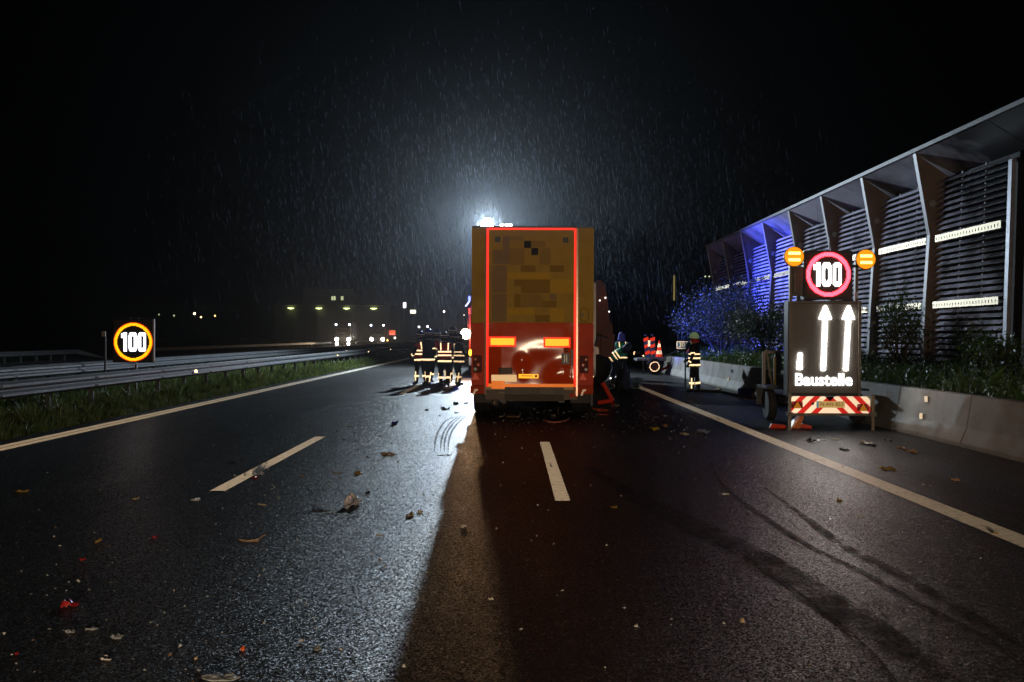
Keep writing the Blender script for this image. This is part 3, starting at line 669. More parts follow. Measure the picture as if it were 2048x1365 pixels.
MB().box(mx_-.35, mx_+1.5, my_-.03, my_+.03, 7.06, 7.14).obj('lamp_crossbar', dsteel, fe)
MB().lathe((mx_, my_-.10, 7.26), (0, -1, 0), [(-.08, .2), (0, .32), (.05, .31), (.08, .2)], 24).obj('floodlight', lit('floodlight_glass', (.9, .96, 1), 60, False), fe)
MB().box(mx_+.30, mx_+.32, my_-.54, my_+.20, 6.85, 7.65).obj('added_light_shield', dsteel, fe)  # added plate that keeps the floodlight off the far wall bays
for dx in (.72, .95, 1.15): MB().lathe((mx_+dx, my_-.10, 7.26-.05), (0, -1, 0), [(-.08, .06), (0, .10), (.03, .09)], 14).obj('floodlight', lit('side_floodlight_glass', (.85, .93, 1), 9, False), fe)

# ============================================================ WRECKED RED LORRY at the right of the trailer
wk = thing('wrecked_lorry', 'wrecked dark red lorry cab beyond the right side of the trailer', 'truck', (2.25, 36.5, 0), R(-6))
wr = mat('wreck_red_paint', (.16, .010, .006), .5, 0, .25, 3, .006, 5, dirt=(.03, .015, .01), dscale=1.6, damount=.8)
MB().prism([(.75, 0, .95), (1.38, 0, .95), (1.42, 0, 2.1), (1.30, 0, 2.25), (1.22, 0, 3.1), (1.12, 0, 3.62), (.95, 0, 3.78), (.75, 0, 3.7)], (0, 2.0, 0)).obj('cab_side', wr, wk, .03)
MB().prism([(-.9, .2, .9), (.74, .2, .9), (.74, .2, 3.6), (-.9, .2, 3.4)], (0, 1.6, 0)).obj('cab', wr, wk, .05)
MB().box(.68, .83, -1.0, -.75, .3, 3.6).obj('torn_frame_post', mat('bare_frame_metal', (.2, .19, .19), .35, .7), wk, .01)
MB().tube((.70, -1.1, 1.0), (.9, -1.0, 1.75), .035).tube((.9, -1.0, 1.75), (1.25, -.9, 1.65), .03).obj('bent_rail', steel, wk)
MB().prism([(.95, -.35, .95), (1.45, -.35, 1.15), (1.5, -.35, 1.75), (1.05, -.35, 2.0)], (0, .04, 0)).obj('torn_door', wr, wk, .01)
MB().prism([(.66, -1.2, 1.02), (.95, -1.2, 1.08), (.93, -1.2, 1.30), (.72, -1.2, 1.38), (.78, -1.2, 1.2)], (0, .1, 0)).obj('broken_lamp', mat('pink_lens', (.75, .42, .38), .15, 0, coat=1), wk, .01)
o = link('tyre', tyre, wk, (.80, -.8, .52)); o.rotation_euler = (0, 0, R(80)); link('rim', rim, o)
for (x, y, z) in ((1.15, -.1, 3.1), (1.28, .1, 2.6), (.95, -.2, 3.0), (1.35, -.5, .2)): MB().lathe((x, y, z), (0, -1, 0), [(0, .03), (.03, .02)], 8).obj('side_lamp', lit('wreck_side_lamp', (1, .97, .85), 3, False), wk)

# ============================================================ LED road-work sign trailer
SY = 18.4; KS = SY/2000
st = thing('sign_trailer', 'roadworks LED sign trailer showing 100 and two white arrows on the shoulder', 'sign trailer', (5.9, SY, 0), 0)
def S(px, py): return ((px-1024)*KS-5.9, CAMZ-(py-672)*KS)
dark_case = mat('dark_sign_case', (.03, .028, .027), .45, 0, .15, 4)
face_m = mat('matt_led_face', (.15, .135, .12), .75, 0, .08, 8, .001, 120)
frame_m = mat('sign_frame_metal', (.18, .15, .12), .45, .4, .2, 6)
def SB(name, x0, y0, x1, y1, d0, d1, m, bevel=0, parent=None):
    a = S(x0, y0); b = S(x1, y1); return MB().box(a[0], b[0], d0, d1, b[1], a[1]).obj(name, m, parent or st, bevel)
rot = R(-.9)
SB('lower_sign_case', 1577, 600, 1721, 790, .03, .32, dark_case, .01)
lf = SB('lower_sign_face', 1583, 606, 1716, 784, .018, .0295, face_m)
SB('upper_sign_case', 1609, 499, 1706, 597, .04, .28, dark_case, .012)
uf = SB('upper_sign_face', 1613, 503, 1702, 593, .028, .0395, mat('upper_led_face', (.05, .045, .045), .7, 0, .08, 8))
ledw = lit('white_led', (1, .98, .95), 5); ledr = lit('red_led', (1, .016, .026), 18)
def raster(name, test, x0, z0, wdt, n, dep, m, parent, proud=.012):
    s = wdt/n; mb = MB()
    for j in range(n):
        for i in range(n):
            u = (i+.5)/n*2-1; v = (j+.5)/n*2-1
            if test(u, v):
                cx = x0+(i+.5)*s-wdt/2; cz = z0+(j+.5)*s-wdt/2
                mb.box(cx-s*.46, cx+s*.46, dep-proud, dep, cz-s*.46, cz+s*.46)
    return mb.obj(name, m, parent)
def ring(r0, r1): return lambda u, v: r0 < math.hypot(u, v) < r1
def digits100(u, v, which=None):
    v = v/.52; 
    if abs(v) > 1: return False
    if which in (None, 0) and -.64 < u < -.36: 
        return (u > -.54) or (v > .42+.0*u and v < .86)
    for ci, c in enumerate((-.08, .38)):
        if which not in (None, ci+1): continue
        du = (u-c)/.20; 
        if abs(du) <= 1:
            o_ = abs(du)**3+abs(v)**4.5 <= 1; i_ = abs(du/.33)**2.4+abs(v/.64)**4 <= 1
            if o_ and not i_: return True
    return False
cx, cz = S(1657, 547)
raster('red_ring', ring(.83, 1.0), cx, cz, 88*KS, 46, .027, ledr, uf)
for q_ in range(3): raster('digit', lambda u, v: digits100(u, v, q_), cx, cz, 92*KS, 50, .027, ledw, uf)
led_a = lit('white_led_arrow', (1, .99, .93), 34)
for (bx, tx_) in ((1647, 1650.5), (1692, 1697)):
    A = S(bx-4.1, 739); B2 = S(bx+4.1, 739); C2 = S(tx_+4.1, 636); D2 = S(tx_-4.1, 636); H1 = S(tx_+12.5, 636); H2 = S(tx_-12.5, 636); TP = S(tx_+2, 610); TP2 = S(tx_-1.5, 610)
    MB().prism([(q[0], .017, q[1]) for q in (A, B2, C2, H1, TP, TP2, H2, D2)], (0, -.014, 0)).obj('lane_arrow', led_a, lf)
A = [S(*q) for q in ((1595, 737), (1604.5, 737), (1604.5, 705), (1597.5, 705), (1597, 718), (1595, 722))]
MB().prism([(q[0], .017, q[1]) for q in A], (0, -.014, 0)).obj('closed_lane_bar', led_a, lf)
x, z = S(1647.5, 758.5); split_letters(text_mesh('letter', 'Baustelle', .315, lit('white_led_text', (1, .99, .95), 4), lf, (x, .006, z), offset=.005, ext=.008, sx=.94))
SB('case_edge', 1578, 597, 1583, 785, -.01, .028, frame_m); SB('case_edge', 1717, 600, 1722, 790, -.01, .028, frame_m); SB('case_edge', 1584, 600.5, 1716, 604.5, -.0, .028, frame_m)
SB('mast_post', 1582, 515, 1588, 598, .10, .20, frame_m, .005); SB('mast_post', 1714, 520, 1720, 600, .10, .20, frame_m, .005)
SB('lamp_bar', 1584, 523, 1608, 528, .1, .16, dark_case); SB('lamp_bar', 1707, 527, 1732, 532, .1, .16, dark_case)
SB('side_cabinet', 1586, 531, 1608, 590, .06, .24, mat('grey_cabinet', (.09, .08, .075), .5, .2), .006); SB('cabinet_handle', 1589, 545, 1592, 582, .03, .059, frame_m)
SB('antenna_rod', 1661, 470, 1662.5, 499, .1, .115, steel)
SB('small_lamp', 1711, 582, 1716, 594, .0, .05, mat('pale_bracket', (.6, .62, .68), .3, .2))
amb = lit('amber_lamp_lens', (1, .25, .003), 1.5); amb2 = lit('amber_led_rows', (1, .62, .12), 5)
for (u, v) in ((1590, 511), (1734, 516)):
    x, z = S(u, v)
    h = MB().lathe((x, .14, z), (0, -1, 0), [(-.04, .12), (0, .185), (.06, .185)], 28).obj('lamp_housing', mat('lamp_housing_yellow', (.45, .28, .03), .5), st)
    l_ = MB().lathe((x, .08, z), (0, -1, 0), [(0, .175), (.012, .165), (.02, .10)], 28).obj('warning_lamp', amb, st)
    mb = MB()
    for k in (-.06, .06): MB().cbox((x, .057, z+k), (.22, .012, .05)).obj('led_row', amb2, l_, .005)
# striped tail board
a = S(1577, 790.5); b = S(1738, 823); tbx0, tbx1, tz0, tz1 = a[0], b[0], b[1]-.01, a[1]
TYB = -.08
MB().box(tbx0, tbx1, TYB, TYB+.03, tz0, tz1).obj('tail_board', mat('board_back', (.5, .5, .5), .5), st)
H = tz1-tz0; W = tbx1-tbx0
def chev(c, wd, sgn, m, nm):
    """slanted stripe clipped to the board"""
    pts = [(c-wd/2-sgn*H/2, tz0), (c+wd/2-sgn*H/2, tz0), (c+wd/2+sgn*H/2, tz1), (c-wd/2+sgn*H/2, tz1)]
    out = []
    for lim, s in ((tbx0+.002, 1), (tbx1-.002, -1)):
        out = []; n = len(pts)
        for i in range(n):
            p, q = pts[i], pts[(i+1) % n]; ip = (p[0]-lim)*s >= 0; iq = (q[0]-lim)*s >= 0
            if ip: out.append(p)
            if ip != iq: t = (lim-p[0])/(q[0]-p[0]); out.append((lim, p[1]+(q[1]-p[1])*t))
        pts = out
        if len(pts) < 3: return
    MB().prism([(q[0], TYB-.001, q[1]) for q in pts], (0, -.002, 0)).obj(nm, m, st)
rw = retro('board_white_sheeting', (1, .96, .88), .4, .26); rrd = retro('board_red_sheeting', (.95, .03, .03), .22, .26)
mid = (tbx0+tbx1)/2
k = 0; sw = .128
for k in range(-6, 7):
    c = mid+(k+.5*0)*sw*1.0
    if k == 0: continue
    sgn = 1 if k < 0 else -1
    chev(c, sw, sgn, rw if (abs(k) % 2 == 0) else rrd, 'stripe')
MB().prism([(mid-sw/2-H/2, TYB-.0035, tz0), (mid+sw/2+H/2, TYB-.0035, tz0), (mid, TYB-.0035, tz0+(sw/2+H/2)/(H)*H*.999 if sw/2+H/2 < H else tz1)], (0, -.001, 0)).obj('stripe', rw, st)
for s, (u, v) in ((-1, (1591.5, 807)), (1, (1722.5, 812))):
    x, z = S(u, v); cl = MB().box(x-.10, x+.10, TYB-.05, TYB-.004, z-.065, z+.06).obj('tail_light_cluster', mat('red_lamp_lens', (.35, .01, .01), .15, 0, coat=1), st, .008)
    MB().prism([(x-.075, TYB-.051, z-.06), (x+.075, TYB-.051, z-.06), (x, TYB-.051, z+.062)], (0, -.008, 0)).obj('triangle_reflector', retro('triangle_amber', (1, .42, .02), .2, .38), cl)
    for (dx, dz) in ((-.08, .03), (.08, .03)): MB().lathe((x+dx, TYB-.05, z+dz), (0, -1, 0), [(0, .02), (.01, .018)], 10).obj('lens', retro('lens_red_retro', (1, .1, .08), .12, .4), cl)
x0_, z0_ = S(1632, 800); x1_, z1_ = S(1687, 813)
pt = MB().box(x0_+.03, x1_, TYB-.012, TYB-.0045, z1_, z0_).obj('number_plate', retro('plate_yellow', (1, .8, .35), .3, .38), st)
MB().box(x0_-.012, x0_+.028, TYB-.012, TYB-.0045, z1_, z0_).obj('plate_blue_field', retro('plate_blue', (.25, .6, 1), .25, .38), pt)
split_letters(text_mesh('letter', 'N:AN 853', .10, mat('faded_plate_ink', (.16, .12, .05), .6), pt, ((x0_+.03+x1_)/2, TYB-.0125, (z0_+z1_)/2), sx=1.02, ext=.0006))
x, z = S(1623.5, 805); MB().lathe((x, TYB-.004, z), (0, -1, 0), [(0, .026), (.012, .022)], 12).obj('socket', blackp, st)
SB('rear_beam', 1572, 824, 1742, 829, -.10, -.02, frame_m, .004)
for (u, v0) in ((1576, 785), (1741, 788)):
    SB('support_leg', u-2.6, v0, u+2.6, 857.5, -.16, -.105, mat('support_leg_metal', (.30, .24, .17), .4, .5, .2, 8), .004)
    SB('leg_clamp', u-6, 822, u+6, 830, -.17, -.10, frame_m, .004); SB('leg_foot', u-4, 856.8, u+4, 858, -.18, -.08, frame_m)
SB('leg_handle', 1736, 786.5, 1746, 788.5, -.15, -.12, frame_m)
# chassis, wheels, draw gear
MB().box(-.55, -.48, 0, 3.6, .42, .50).box(.62, .69, 0, 3.6, .42, .50).box(-.55, .69, 1.7, 1.78, .42, .5).box(-.55, .69, 3.55, 3.63, .42, .5).obj('chassis', frame_m, st)
tw = MB().lathe((0, 0, 0), (1, 0, 0), [(0, .2), (0, .27), (.03, .32), (.14, .32), (.17, .27), (.17, .2)], 24).mesh('wheel', rubber)
tr2 = MB().lathe((0, 0, 0), (1, 0, 0), [(.02, .2), (.05, .19), (.06, .08), (.03, .06)], 18).mesh('rim', mat('trailer_rim', (.5, .46, .4), .35, .5))
for (x, y) in ((-.72, 2.0), (.86, 1.5)):
    o = link('wheel', tw, st, (x, y, .32)); link('rim', tr2, o)
MB().box(-.80, -.50, 1.60, 2.45, .66, .72).box(-.80, -.50, 2.40, 2.46, .3, .7).obj('mudguard', blackp, st, .01); MB().box(.80, 1.08, 1.1, 1.9, .66, .70).obj('mudguard', blackp, st, .01)
MB().box(.92, 1.10, .9, 1.05, .28, .48).obj('stow_bracket', frame_m, st)
ft = mat('stowed_post_paint', (.26, .21, .17), .5, .3)
MB().box(-.71, -.65, 2.3, 2.36, .7, 1.40).tube((-.64, 2.3, 1.45), (-.52, 2.3, .72), .02).obj('fold_out_leg', ft, st)
MB().box(-.50, -.45, 2.2, 2.26, .7, 1.30).obj('fold_out_leg', mat('yellow_striped_leg', (.4, .25, .05), .5), st)
MB().box(-.63, -.12, 2.36, 2.42, 1.36, 1.42).obj('cross_tube', ft, st)
MB().lathe((-.40, 2.3, .95), (0, 0, 1), [(0, .06), (.1, .08), (.35, .07), (.42, .03)], 12).obj('jockey_wheel_jack', dsteel, st)
MB().box(-.55, .66, .35, 3.4, .51, .56).obj('bed_plate', dsteel, st); MB().box(-.35, .55, .7, 1.4, .565, .70).obj('battery_box', mat('battery_box_blue', (.10, .13, .25), .5), st)
# orange shovel-like scoop under the trailer
sh = thing('orange_scoop', 'orange broken scoop lying under the sign trailer beside its left leg', 'scoop', (5.22, 18.6, 0))
og = mat('orange_plastic', (.85, .20, .04), .35, 0, .15, 8, coat=.3)
MB().prism([(-.02, 0, .01), (.15, 0, .0), (.22, -.02, .24), (.14, -.02, .22), (.05, 0, .14)], (0, .16, .02)).obj('blade', og, sh, .01)
MB().prism([(.15, 0, .02), (.36, 0, .0), (.37, 0, .05), (.2, 0, .09)], (0, .1, 0)).obj('wing', mat('red_orange_plastic', (.8, .06, .02), .35), sh, .005)
MB().prism([(-.42, 0, .005), (-.1, .05, .005), (-.1, .05, .06), (-.38, 0, .09)], (0, .08, 0)).obj('handle', mat('red_orange_plastic', (.8, .06, .02), .35), sh, .005)

# ============================================================ LED speed sign in the left median
LY = 27.0; KL = LY/2000
ls = thing('led_speed_sign', 'LED speed limit sign 100 with yellow ring behind the left guard rail', 'speed sign', ((267-1024)*KL, LY, 0), R(0))
lsf = MB().box(-.56, .56, .0, .10, .95, 2.13).obj('sign_case', mat('black_sign_case', (.010, .010, .010), .9), ls, .01)
face = MB().box(-.53, .53, -.012, -.001, .98, 2.10).obj('sign_face', mat('black_led_face', (.02, .018, .018), .7), ls)
raster('yellow_ring', ring(.86, 1.0), 0, CAMZ-15*KL, 75*KL, 44, -.013, lit('yellow_red_led', (1, .42, .004), 1.9), face)
raster('red_ring_edge', lambda u, v: .935 <= math.hypot(u, v) < 1.0, 0, CAMZ-15*KL, 78*KL, 60, -.013, lit('red_led_edge', (1, .05, .0), 1.2), face, .01)
for q_ in range(3): raster('digit', lambda u, v: digits100(u*.93-.02, v, q_), .02, CAMZ-15*KL, 76*KL, 48, -.013, lit('white_led_left', (.93, .93, 1), 3.2), face)
MB().box(.02, .07, .05, .1, -.04, .95).obj('post', mat('pale_post', (.5, .5, .5), .5), ls)
MB().box(.53, .57, -.02, .02, .98, 2.13).obj('side_tube', mat('side_tube_metal', (.5, .5, .5), .4, .3), ls)
MB().box(-.14, -.12, .1, .12, 2.13, 2.18).box(.08, .10, .1, .12, 2.13, 2.18).obj('lifting_eye', dsteel, ls)
rs = thing('delineator_box', 'small dim grey box on a thin post left of the LED speed sign', 'delineator', ((207-1024)*KL*1.1, LY*1.1, 0))
MB().box(-.055, .055, 0, .04, 1.65, 1.80).obj('box', mat('dim_box', (.4, .36, .28), .6), rs); MB().box(-.0, .05, .05, .08, -.04, 1.64).obj('post', dsteel, rs)
# ============================================================ PEOPLE
cloth = mat('navy_turnout_cloth', (.012, .013, .020), .8, 0, .3, 12, .004, 25)
skin = mat('skin', (.42, .24, .17), .5, 0, .08, 10); boot = mat('black_boot', (.012, .012, .012), .35)
glove = mat('dark_glove', (.05, .04, .03), .7)
redvest = mat('red_vest_cloth', (.62, .035, .02), .75, 0, .15, 10, .004, 18); greenvest = mat('green_vest_cloth', (.02, .30, .13), .75, 0, .15, 10, .004, 18)
tape = retro('jacket_tape', (1, .90, .70), .6, .26); tapey = mat('yellow_tape_edge', (.5, .5, .03), .6)
helm_d = mat('dark_blue_helmet', (.03, .045, .10), .18, 0, .05, coat=1); helm_g = retro('pale_green_helmet', (.38, .75, .48), .10, .3, .9)
hood_b = mat('blue_hood_cloth', (.08, .10, .45), .75, 0, .2, 9, .004, 18)
eye_m = mat('eye', (.02, .02, .02), .1); mouth_m = mat('lips', (.35, .12, .10), .5)
def person(label, loc, rz, height=1.78, vest=None, helmet=helm_d, lean=0, armL=(-.05, .25), armR=(-.05, .25), stride=.05, hood=None, group=None, look=0, scarf=None, tape_leg=True, knee=0, jacket=cloth, chest=True, sleeves=True, back_stripe=False):
    """faces local -Y. arm = (forward swing, elbow bend) in radians"""
    t = thing('person', label, 'person', loc, rz, group)
    s = height/1.78; V = []; E = []; Rr = []
    def v(p, r, parent=None):
        V.append(Vector(p)); Rr.append(r)
        if parent is not None: E.append((parent, len(V)-1))
        return len(V)-1
    drop = knee*.12
    cl, sl = math.cos(lean), math.sin(lean)
    def up(x, y, z):     # torso rotated forward about the hips by lean
        dz = z-.95; return (x, y*cl-dz*sl, .95+dz*cl+y*-sl*-1*0-drop)
    pel = v((0, 0, .95-drop), (.165, .125)); sp = v(up(0, 0, 1.14), (.16, .12), pel); ch = v(up(0, .0, 1.36), (.185, .13), sp)
    nk = v(up(0, -.005, 1.50), (.065, .065), ch); hb = v(up(0, -.02, 1.585), (.075, .085), nk); hd = v(up(0, -.02, 1.70), (.075, .09), hb)
    segs = {}
    for sd, arm in ((-1, armL), (1, armR)):
        sh_ = v(up(.175*sd, 0, 1.42), (.075, .075), ch); S0 = V[sh_]
        f, e = arm
        d1 = Vector((.10*sd, -math.sin(f+lean*.6), -math.cos(f+lean*.6))).normalized(); el = v(S0+d1*.29, (.055, .055), sh_)
        d2 = Vector((-.12*sd*min(1, e), -math.sin(f+e+lean*.6), -math.cos(f+e+lean*.6))).normalized(); wr_ = v(V[el]+d2*.25, (.043, .043), el)
        hn = v(V[wr_]+d2*.06, (.038, .028), wr_); side = d2.cross(Vector((sd, 0, 0))).normalized()
        for k in range(4):
            o_ = side*(k-1.5)*.022; base = V[hn]+d2*.03+o_; ln = (.028, .036, .038, .032)[k]
            a1 = v(base+d2*.01, (.012, .012), hn); a2 = v(V[a1]+d2*ln+Vector((-.008*sd, 0, 0)), (.010, .010), a1); v(V[a2]+d2*ln*.7+Vector((-.022*sd, 0, 0)), (.008, .008), a2)
        th = v(V[hn]+side*-.035, (.012, .012), hn); v(V[th]+side*-.018+d2*.03, (.010, .010), th)
        segs['arm%d' % sd] = (V[sh_].copy(), V[el].copy(), V[wr_].copy())
    for sd in (-1, 1):
        ph = stride*sd
        hp = v((.095*sd, 0, .90-drop), (.105, .11), pel); kn = v((.115*sd, -ph*.6-knee*.22, .50-drop*.5), (.075, .08), hp); an = v((.125*sd, -ph+.03, .10), (.056, .06), kn)
        hl = v((.125*sd, -ph+.05, .055), (.05, .05), an); to = v((.14*sd, -ph-.14, .04), (.045, .036), hl)
        segs['leg%d' % sd] = (V[hp].copy(), V[kn].copy(), V[an].copy())
    me = bpy.data.meshes.new('body'); me.from_pydata([p*s for p in V], E, [])
    o = bpy.data.objects.new('body', me); COL.objects.link(o); md = o.modifiers.new('s', 'SKIN'); md.use_smooth_shade = True
    sv = me.skin_vertices[0].data
    for i, r in enumerate(Rr): sv[i].radius = (r[0]*s*1.06, r[1]*s*1.06)
    sv[0].use_root = True
    ss = o.modifiers.new('d', 'SUBSURF'); ss.levels = 2; ss.render_levels = 2
    dg = bpy.context.evaluated_depsgraph_get(); dg.update(); bme = bpy.data.meshes.new_from_object(o.evaluated_get(dg)); bpy.data.objects.remove(o)
    bme.materials.clear()
    for m in (jacket, skin, boot, glove): bme.materials.append(m)
    hdp = V[hd]*s; nkp = V[nk]*s
    wl = [segs['arm-1'][2]*s, segs['arm1'][2]*s]
    for p in bme.polygons:
        c = p.center
        if c.z < .15*s: p.material_index = 2
        elif (c-hdp).length < .21*s and (c-nkp).length > .03*s and c.z > nkp.z-.02: p.material_index = 1
        elif min((c-q).length for q in wl) < .16*s and min((c-q).dot((q-segs['arm-1' if i == 0 else 'arm1'][1]*s)) for i, q in enumerate(wl) if (c-q).length < .16*s) > 0: p.material_index = 3
    body = link('body', bme, t)
    bv = BVHTree.FromPolygons([x.co for x in bme.vertices], [tuple(p.vertices) for p in bme.polygons])
    def shell(name, pts, m, off, rmax, n=22, squash=None):
        """rings of radius found by casting outwards from an axis; pts: [(centre, axis, add)]"""
        vs = []; fs = []
        for (c, d, ad) in pts:
            c = Vector(c); d = Vector(d).normalized(); u = Vector((1, 0, 0)); u = (u-d*u.dot(d)).normalized(); q = d.cross(u)
            for k in range(n):
                a = 2*math.pi*k/n; dr = u*math.cos(a)+q*math.sin(a); h = bv.ray_cast(c, dr, .5)
                r = h[3] if h[0] is not None else 0
                mx = rmax(a) if callable(rmax) else rmax; mn = squash(a) if squash else 0
                vs.append(c+dr*(max(min(r, mx), mn)+off+ad))
        for j in range(len(pts)-1):
            for k in range(n): fs.append((j*n+k, j*n+(k+1) % n, (j+1)*n+(k+1) % n, (j+1)*n+k))
        nv = len(vs); o_ = MB().add(vs, fs).mesh(name, m); oo = link(name, o_, t)
        sol = bmesh.new(); sol.from_mesh(o_); bmesh.ops.solidify(sol, geom=list(sol.faces), thickness=.004); sol.to_mesh(o_); sol.free()
        o_.polygons.foreach_set('use_smooth', [True]*len(o_.polygons)); return oo
    ell = lambda a: 1/math.sqrt((math.cos(a)/.235)**2+(math.sin(a)/.185)**2)*s
    elm = lambda a: 1/math.sqrt((math.cos(a)/.185)**2+(math.sin(a)/.135)**2)*s
    ax = lambda z: Vector(up(0, 0, z))*s
    D = (ax(1.3)-ax(1.0)).normalized()
    shell('jacket', [(ax(.80), D, .035), (ax(.9), D, .028), (ax(1.1), D, .014), (ax(1.3), D, .012), (ax(1.43), D, .008)], jacket, .006, ell, squash=elm)
    if vest:
        shell('vest', [(ax(.93), D, .030), (ax(1.05), D, .022), (ax(1.25), D, .02), (ax(1.38), D, .016), (ax(1.46), D, -.01)], vest, .014, ell, squash=elm)
        for z0, z1 in ((1.03, 1.08), (1.15, 1.20)): shell('reflective_band', [(ax(z0), D, .026), (ax(z1), D, .024)], tape, .019, ell, squash=elm)
        for sd in (-1, 1):
            b_ = [ax(1.2)+Vector((.11*sd, .19*sgn, 0))*s for sgn in (1,)]
            MB().prism([ax(1.22)+Vector((.10*sd, .158, 0))*s, ax(1.22)+Vector((.14*sd, .155, 0))*s, ax(1.47)+Vector((.15*sd, .11, 0))*s, ax(1.47)+Vector((.11*sd, .12, 0))*s], (0, .012, 0)).obj('shoulder_tape', tape, t)
    elif chest:
        shell('reflective_band', [(ax(1.17), D, .018), (ax(1.21), D, .018)], tape, .017, ell, squash=elm)
        shell('reflective_band', [(ax(1.04), D, .022), (ax(1.09), D, .022)], tape, .019, ell, squash=elm)
    shell('hem_band', [(ax(.83), D, .036), (ax(.885), D, .032)], tape, .012, ell, squash=elm)
    shell('hem_edge', [(ax(.80), D, .038), (ax(.828), D, .036)], tapey, .012, ell, squash=elm)
    if back_stripe: MB().prism([ax(.93)+Vector((-.02, .195, 0))*s, ax(.93)+Vector((.02, .195, 0))*s, ax(1.3)+Vector((.02, .17, 0))*s, ax(1.3)+Vector((-.02, .17, 0))*s], (0, .008, 0)).obj('back_stripe', tape, t)
    for sd in (-1, 1):
        a_, b_, c_ = [q*s for q in segs['arm%d' % sd]]
        d = (c_-b_).normalized(); q0 = b_.lerp(c_, .66); q1 = b_.lerp(c_, .86); sleeves and shell('sleeve_band', [(q0, d, .004), (q1, d, .003)], tape, .006, .08, 12)
        d = (b_-a_).normalized(); q0 = a_.lerp(b_, .62); q1 = a_.lerp(b_, .76); sleeves and not vest and shell('sleeve_band', [(q0, d, .002), (q1, d, .002)], tape, .006, .09, 12)
        if tape_leg:
            a_, b_, c_ = [q*s for q in segs['leg%d' % sd]]; d = (c_-b_).normalized()
            q0 = b_.lerp(c_, .42); q1 = b_.lerp(c_, .58); shell('trouser_band', [(q0, d, .006), (q1, d, .006)], tape, .010, .12, 14)
            lo = []
            for f_ in (.1, .35, .6, .9):
                q = b_.lerp(c_, f_); lo.append(q)
            for nm, dr in (('trouser_stripe', Vector((sd, .25, 0)).normalized()), ):
                vs = []; wv = dr.cross(Vector((0, 0, 1))).normalized()*.02*s
                for q in lo:
                    h = bv.ray_cast(q, dr, .3); p = (h[0] if h[0] is not None else q+dr*.08)+dr*.016; vs += [p-wv, p+wv, p+wv+dr*.004, p-wv+dr*.004]
                fs = []
                for i in range(len(lo)-1):
                    for k in range(4): fs.append((4*i+k, 4*i+(k+1) % 4, 4*i+4+(k+1) % 4, 4*i+4+k))
                MB().add(vs, fs).obj(nm, tape, t)
    # head: face pieces, helmet or hood
    hc = Vector(up(0, -.02, 1.70))*s; RH = Matrix.Rotation(look, 4, 'Z') @ Matrix.Rotation(lean*.7, 4, 'X')
    def hp_(x, y, z): return hc+(RH @ Vector((x, y, z)))*s
    MB().prism([hp_(-.014, -.098, -.045), hp_(.014, -.098, -.045), hp_(0, -.126, -.042), ], hp_(0, -.095, .0)-hp_(0, -.11, -.045)).obj('nose', skin, t, .003)
    for sd in (-1, 1): MB().lathe(hp_(.032*sd, -.095, -.012), RH @ Vector((0, -1, 0)), [(0, .011), (.006, .006)], 8).obj('eye', eye_m, t); MB().lathe(hp_(.082*sd, -.0, -.03), RH @ Vector((sd, 0, 0)), [(-.01, .03), (.01, .026), (.014, .01)], 10).obj('ear', skin, t)
    MB().cbox((0, 0, 0), (.045*s, .008*s, .011*s)).obj('mouth', mouth_m, t, .002).location = hp_(0, -.094, -.082)
    if helmet:
        prof = [(-.055, .128), (-.03, .135), (-.01, .136), (.03, .130), (.07, .112), (.10, .082), (.118, .045), (.124, .01)]
        hm = MB().lathe((0, 0, 0), (0, 0, 1), [(a*s, b*s) for a, b in prof], 26)
        hm.tube((0, .11*s, .04*s), (0, .03*s, .13*s), .016*s, 8).tube((0, .03*s, .13*s), (0, -.09*s, .09*s), .016*s, 8)
        ho = hm.obj('helmet', helmet, t, smooth=True); ho.location = hp_(0, .01, .03); ho.rotation_euler = (RH.to_euler()[0]-.06, 0, look); ho.scale = (.95, 1.08, 1)
        hs = MB().lathe((0, 0, 0), (0, 0, 1), [(-.012*s, .1385*s), (.012*s, .1365*s)], 26).obj('helmet_stripe', retro('helmet_stripe', (.9, .9, .85), .06, .4), ho)
        MB().lathe((0, 0, 0), (0, 0, 1), [(-.16*s, .128*s), (-.05*s, .132*s)], 18).obj('neck_cloth', cloth if not scarf else scarf, t).location = hp_(0, .03, .0)
        MB().prism([(-.09*s, -.115*s, -.03*s), (.09*s, -.115*s, -.03*s), (.07*s, -.165*s, -.045*s), (-.07*s, -.165*s, -.045*s)], (0, 0, .006)).obj('helmet_brim', helmet, ho)
    if hood:
        hm = MB().lathe((0, 0, 0), (0, 0, 1), [(-.22*s, .17*s), (-.14*s, .15*s), (-.05*s, .135*s), (.03*s, .13*s), (.09*s, .10*s), (.13*s, .05*s), (.145*s, .01*s)], 22).obj('hood', hood, t, smooth=True)
        hm.location = hp_(0, .03, .01); hm.rotation_euler = (lean*.7, 0, look)
    return t
gp = 'firefighters standing in a group left of the trailer'
def at(px, Y, dx=0): return ((px-1024)/2000*Y+dx, Y, 0)
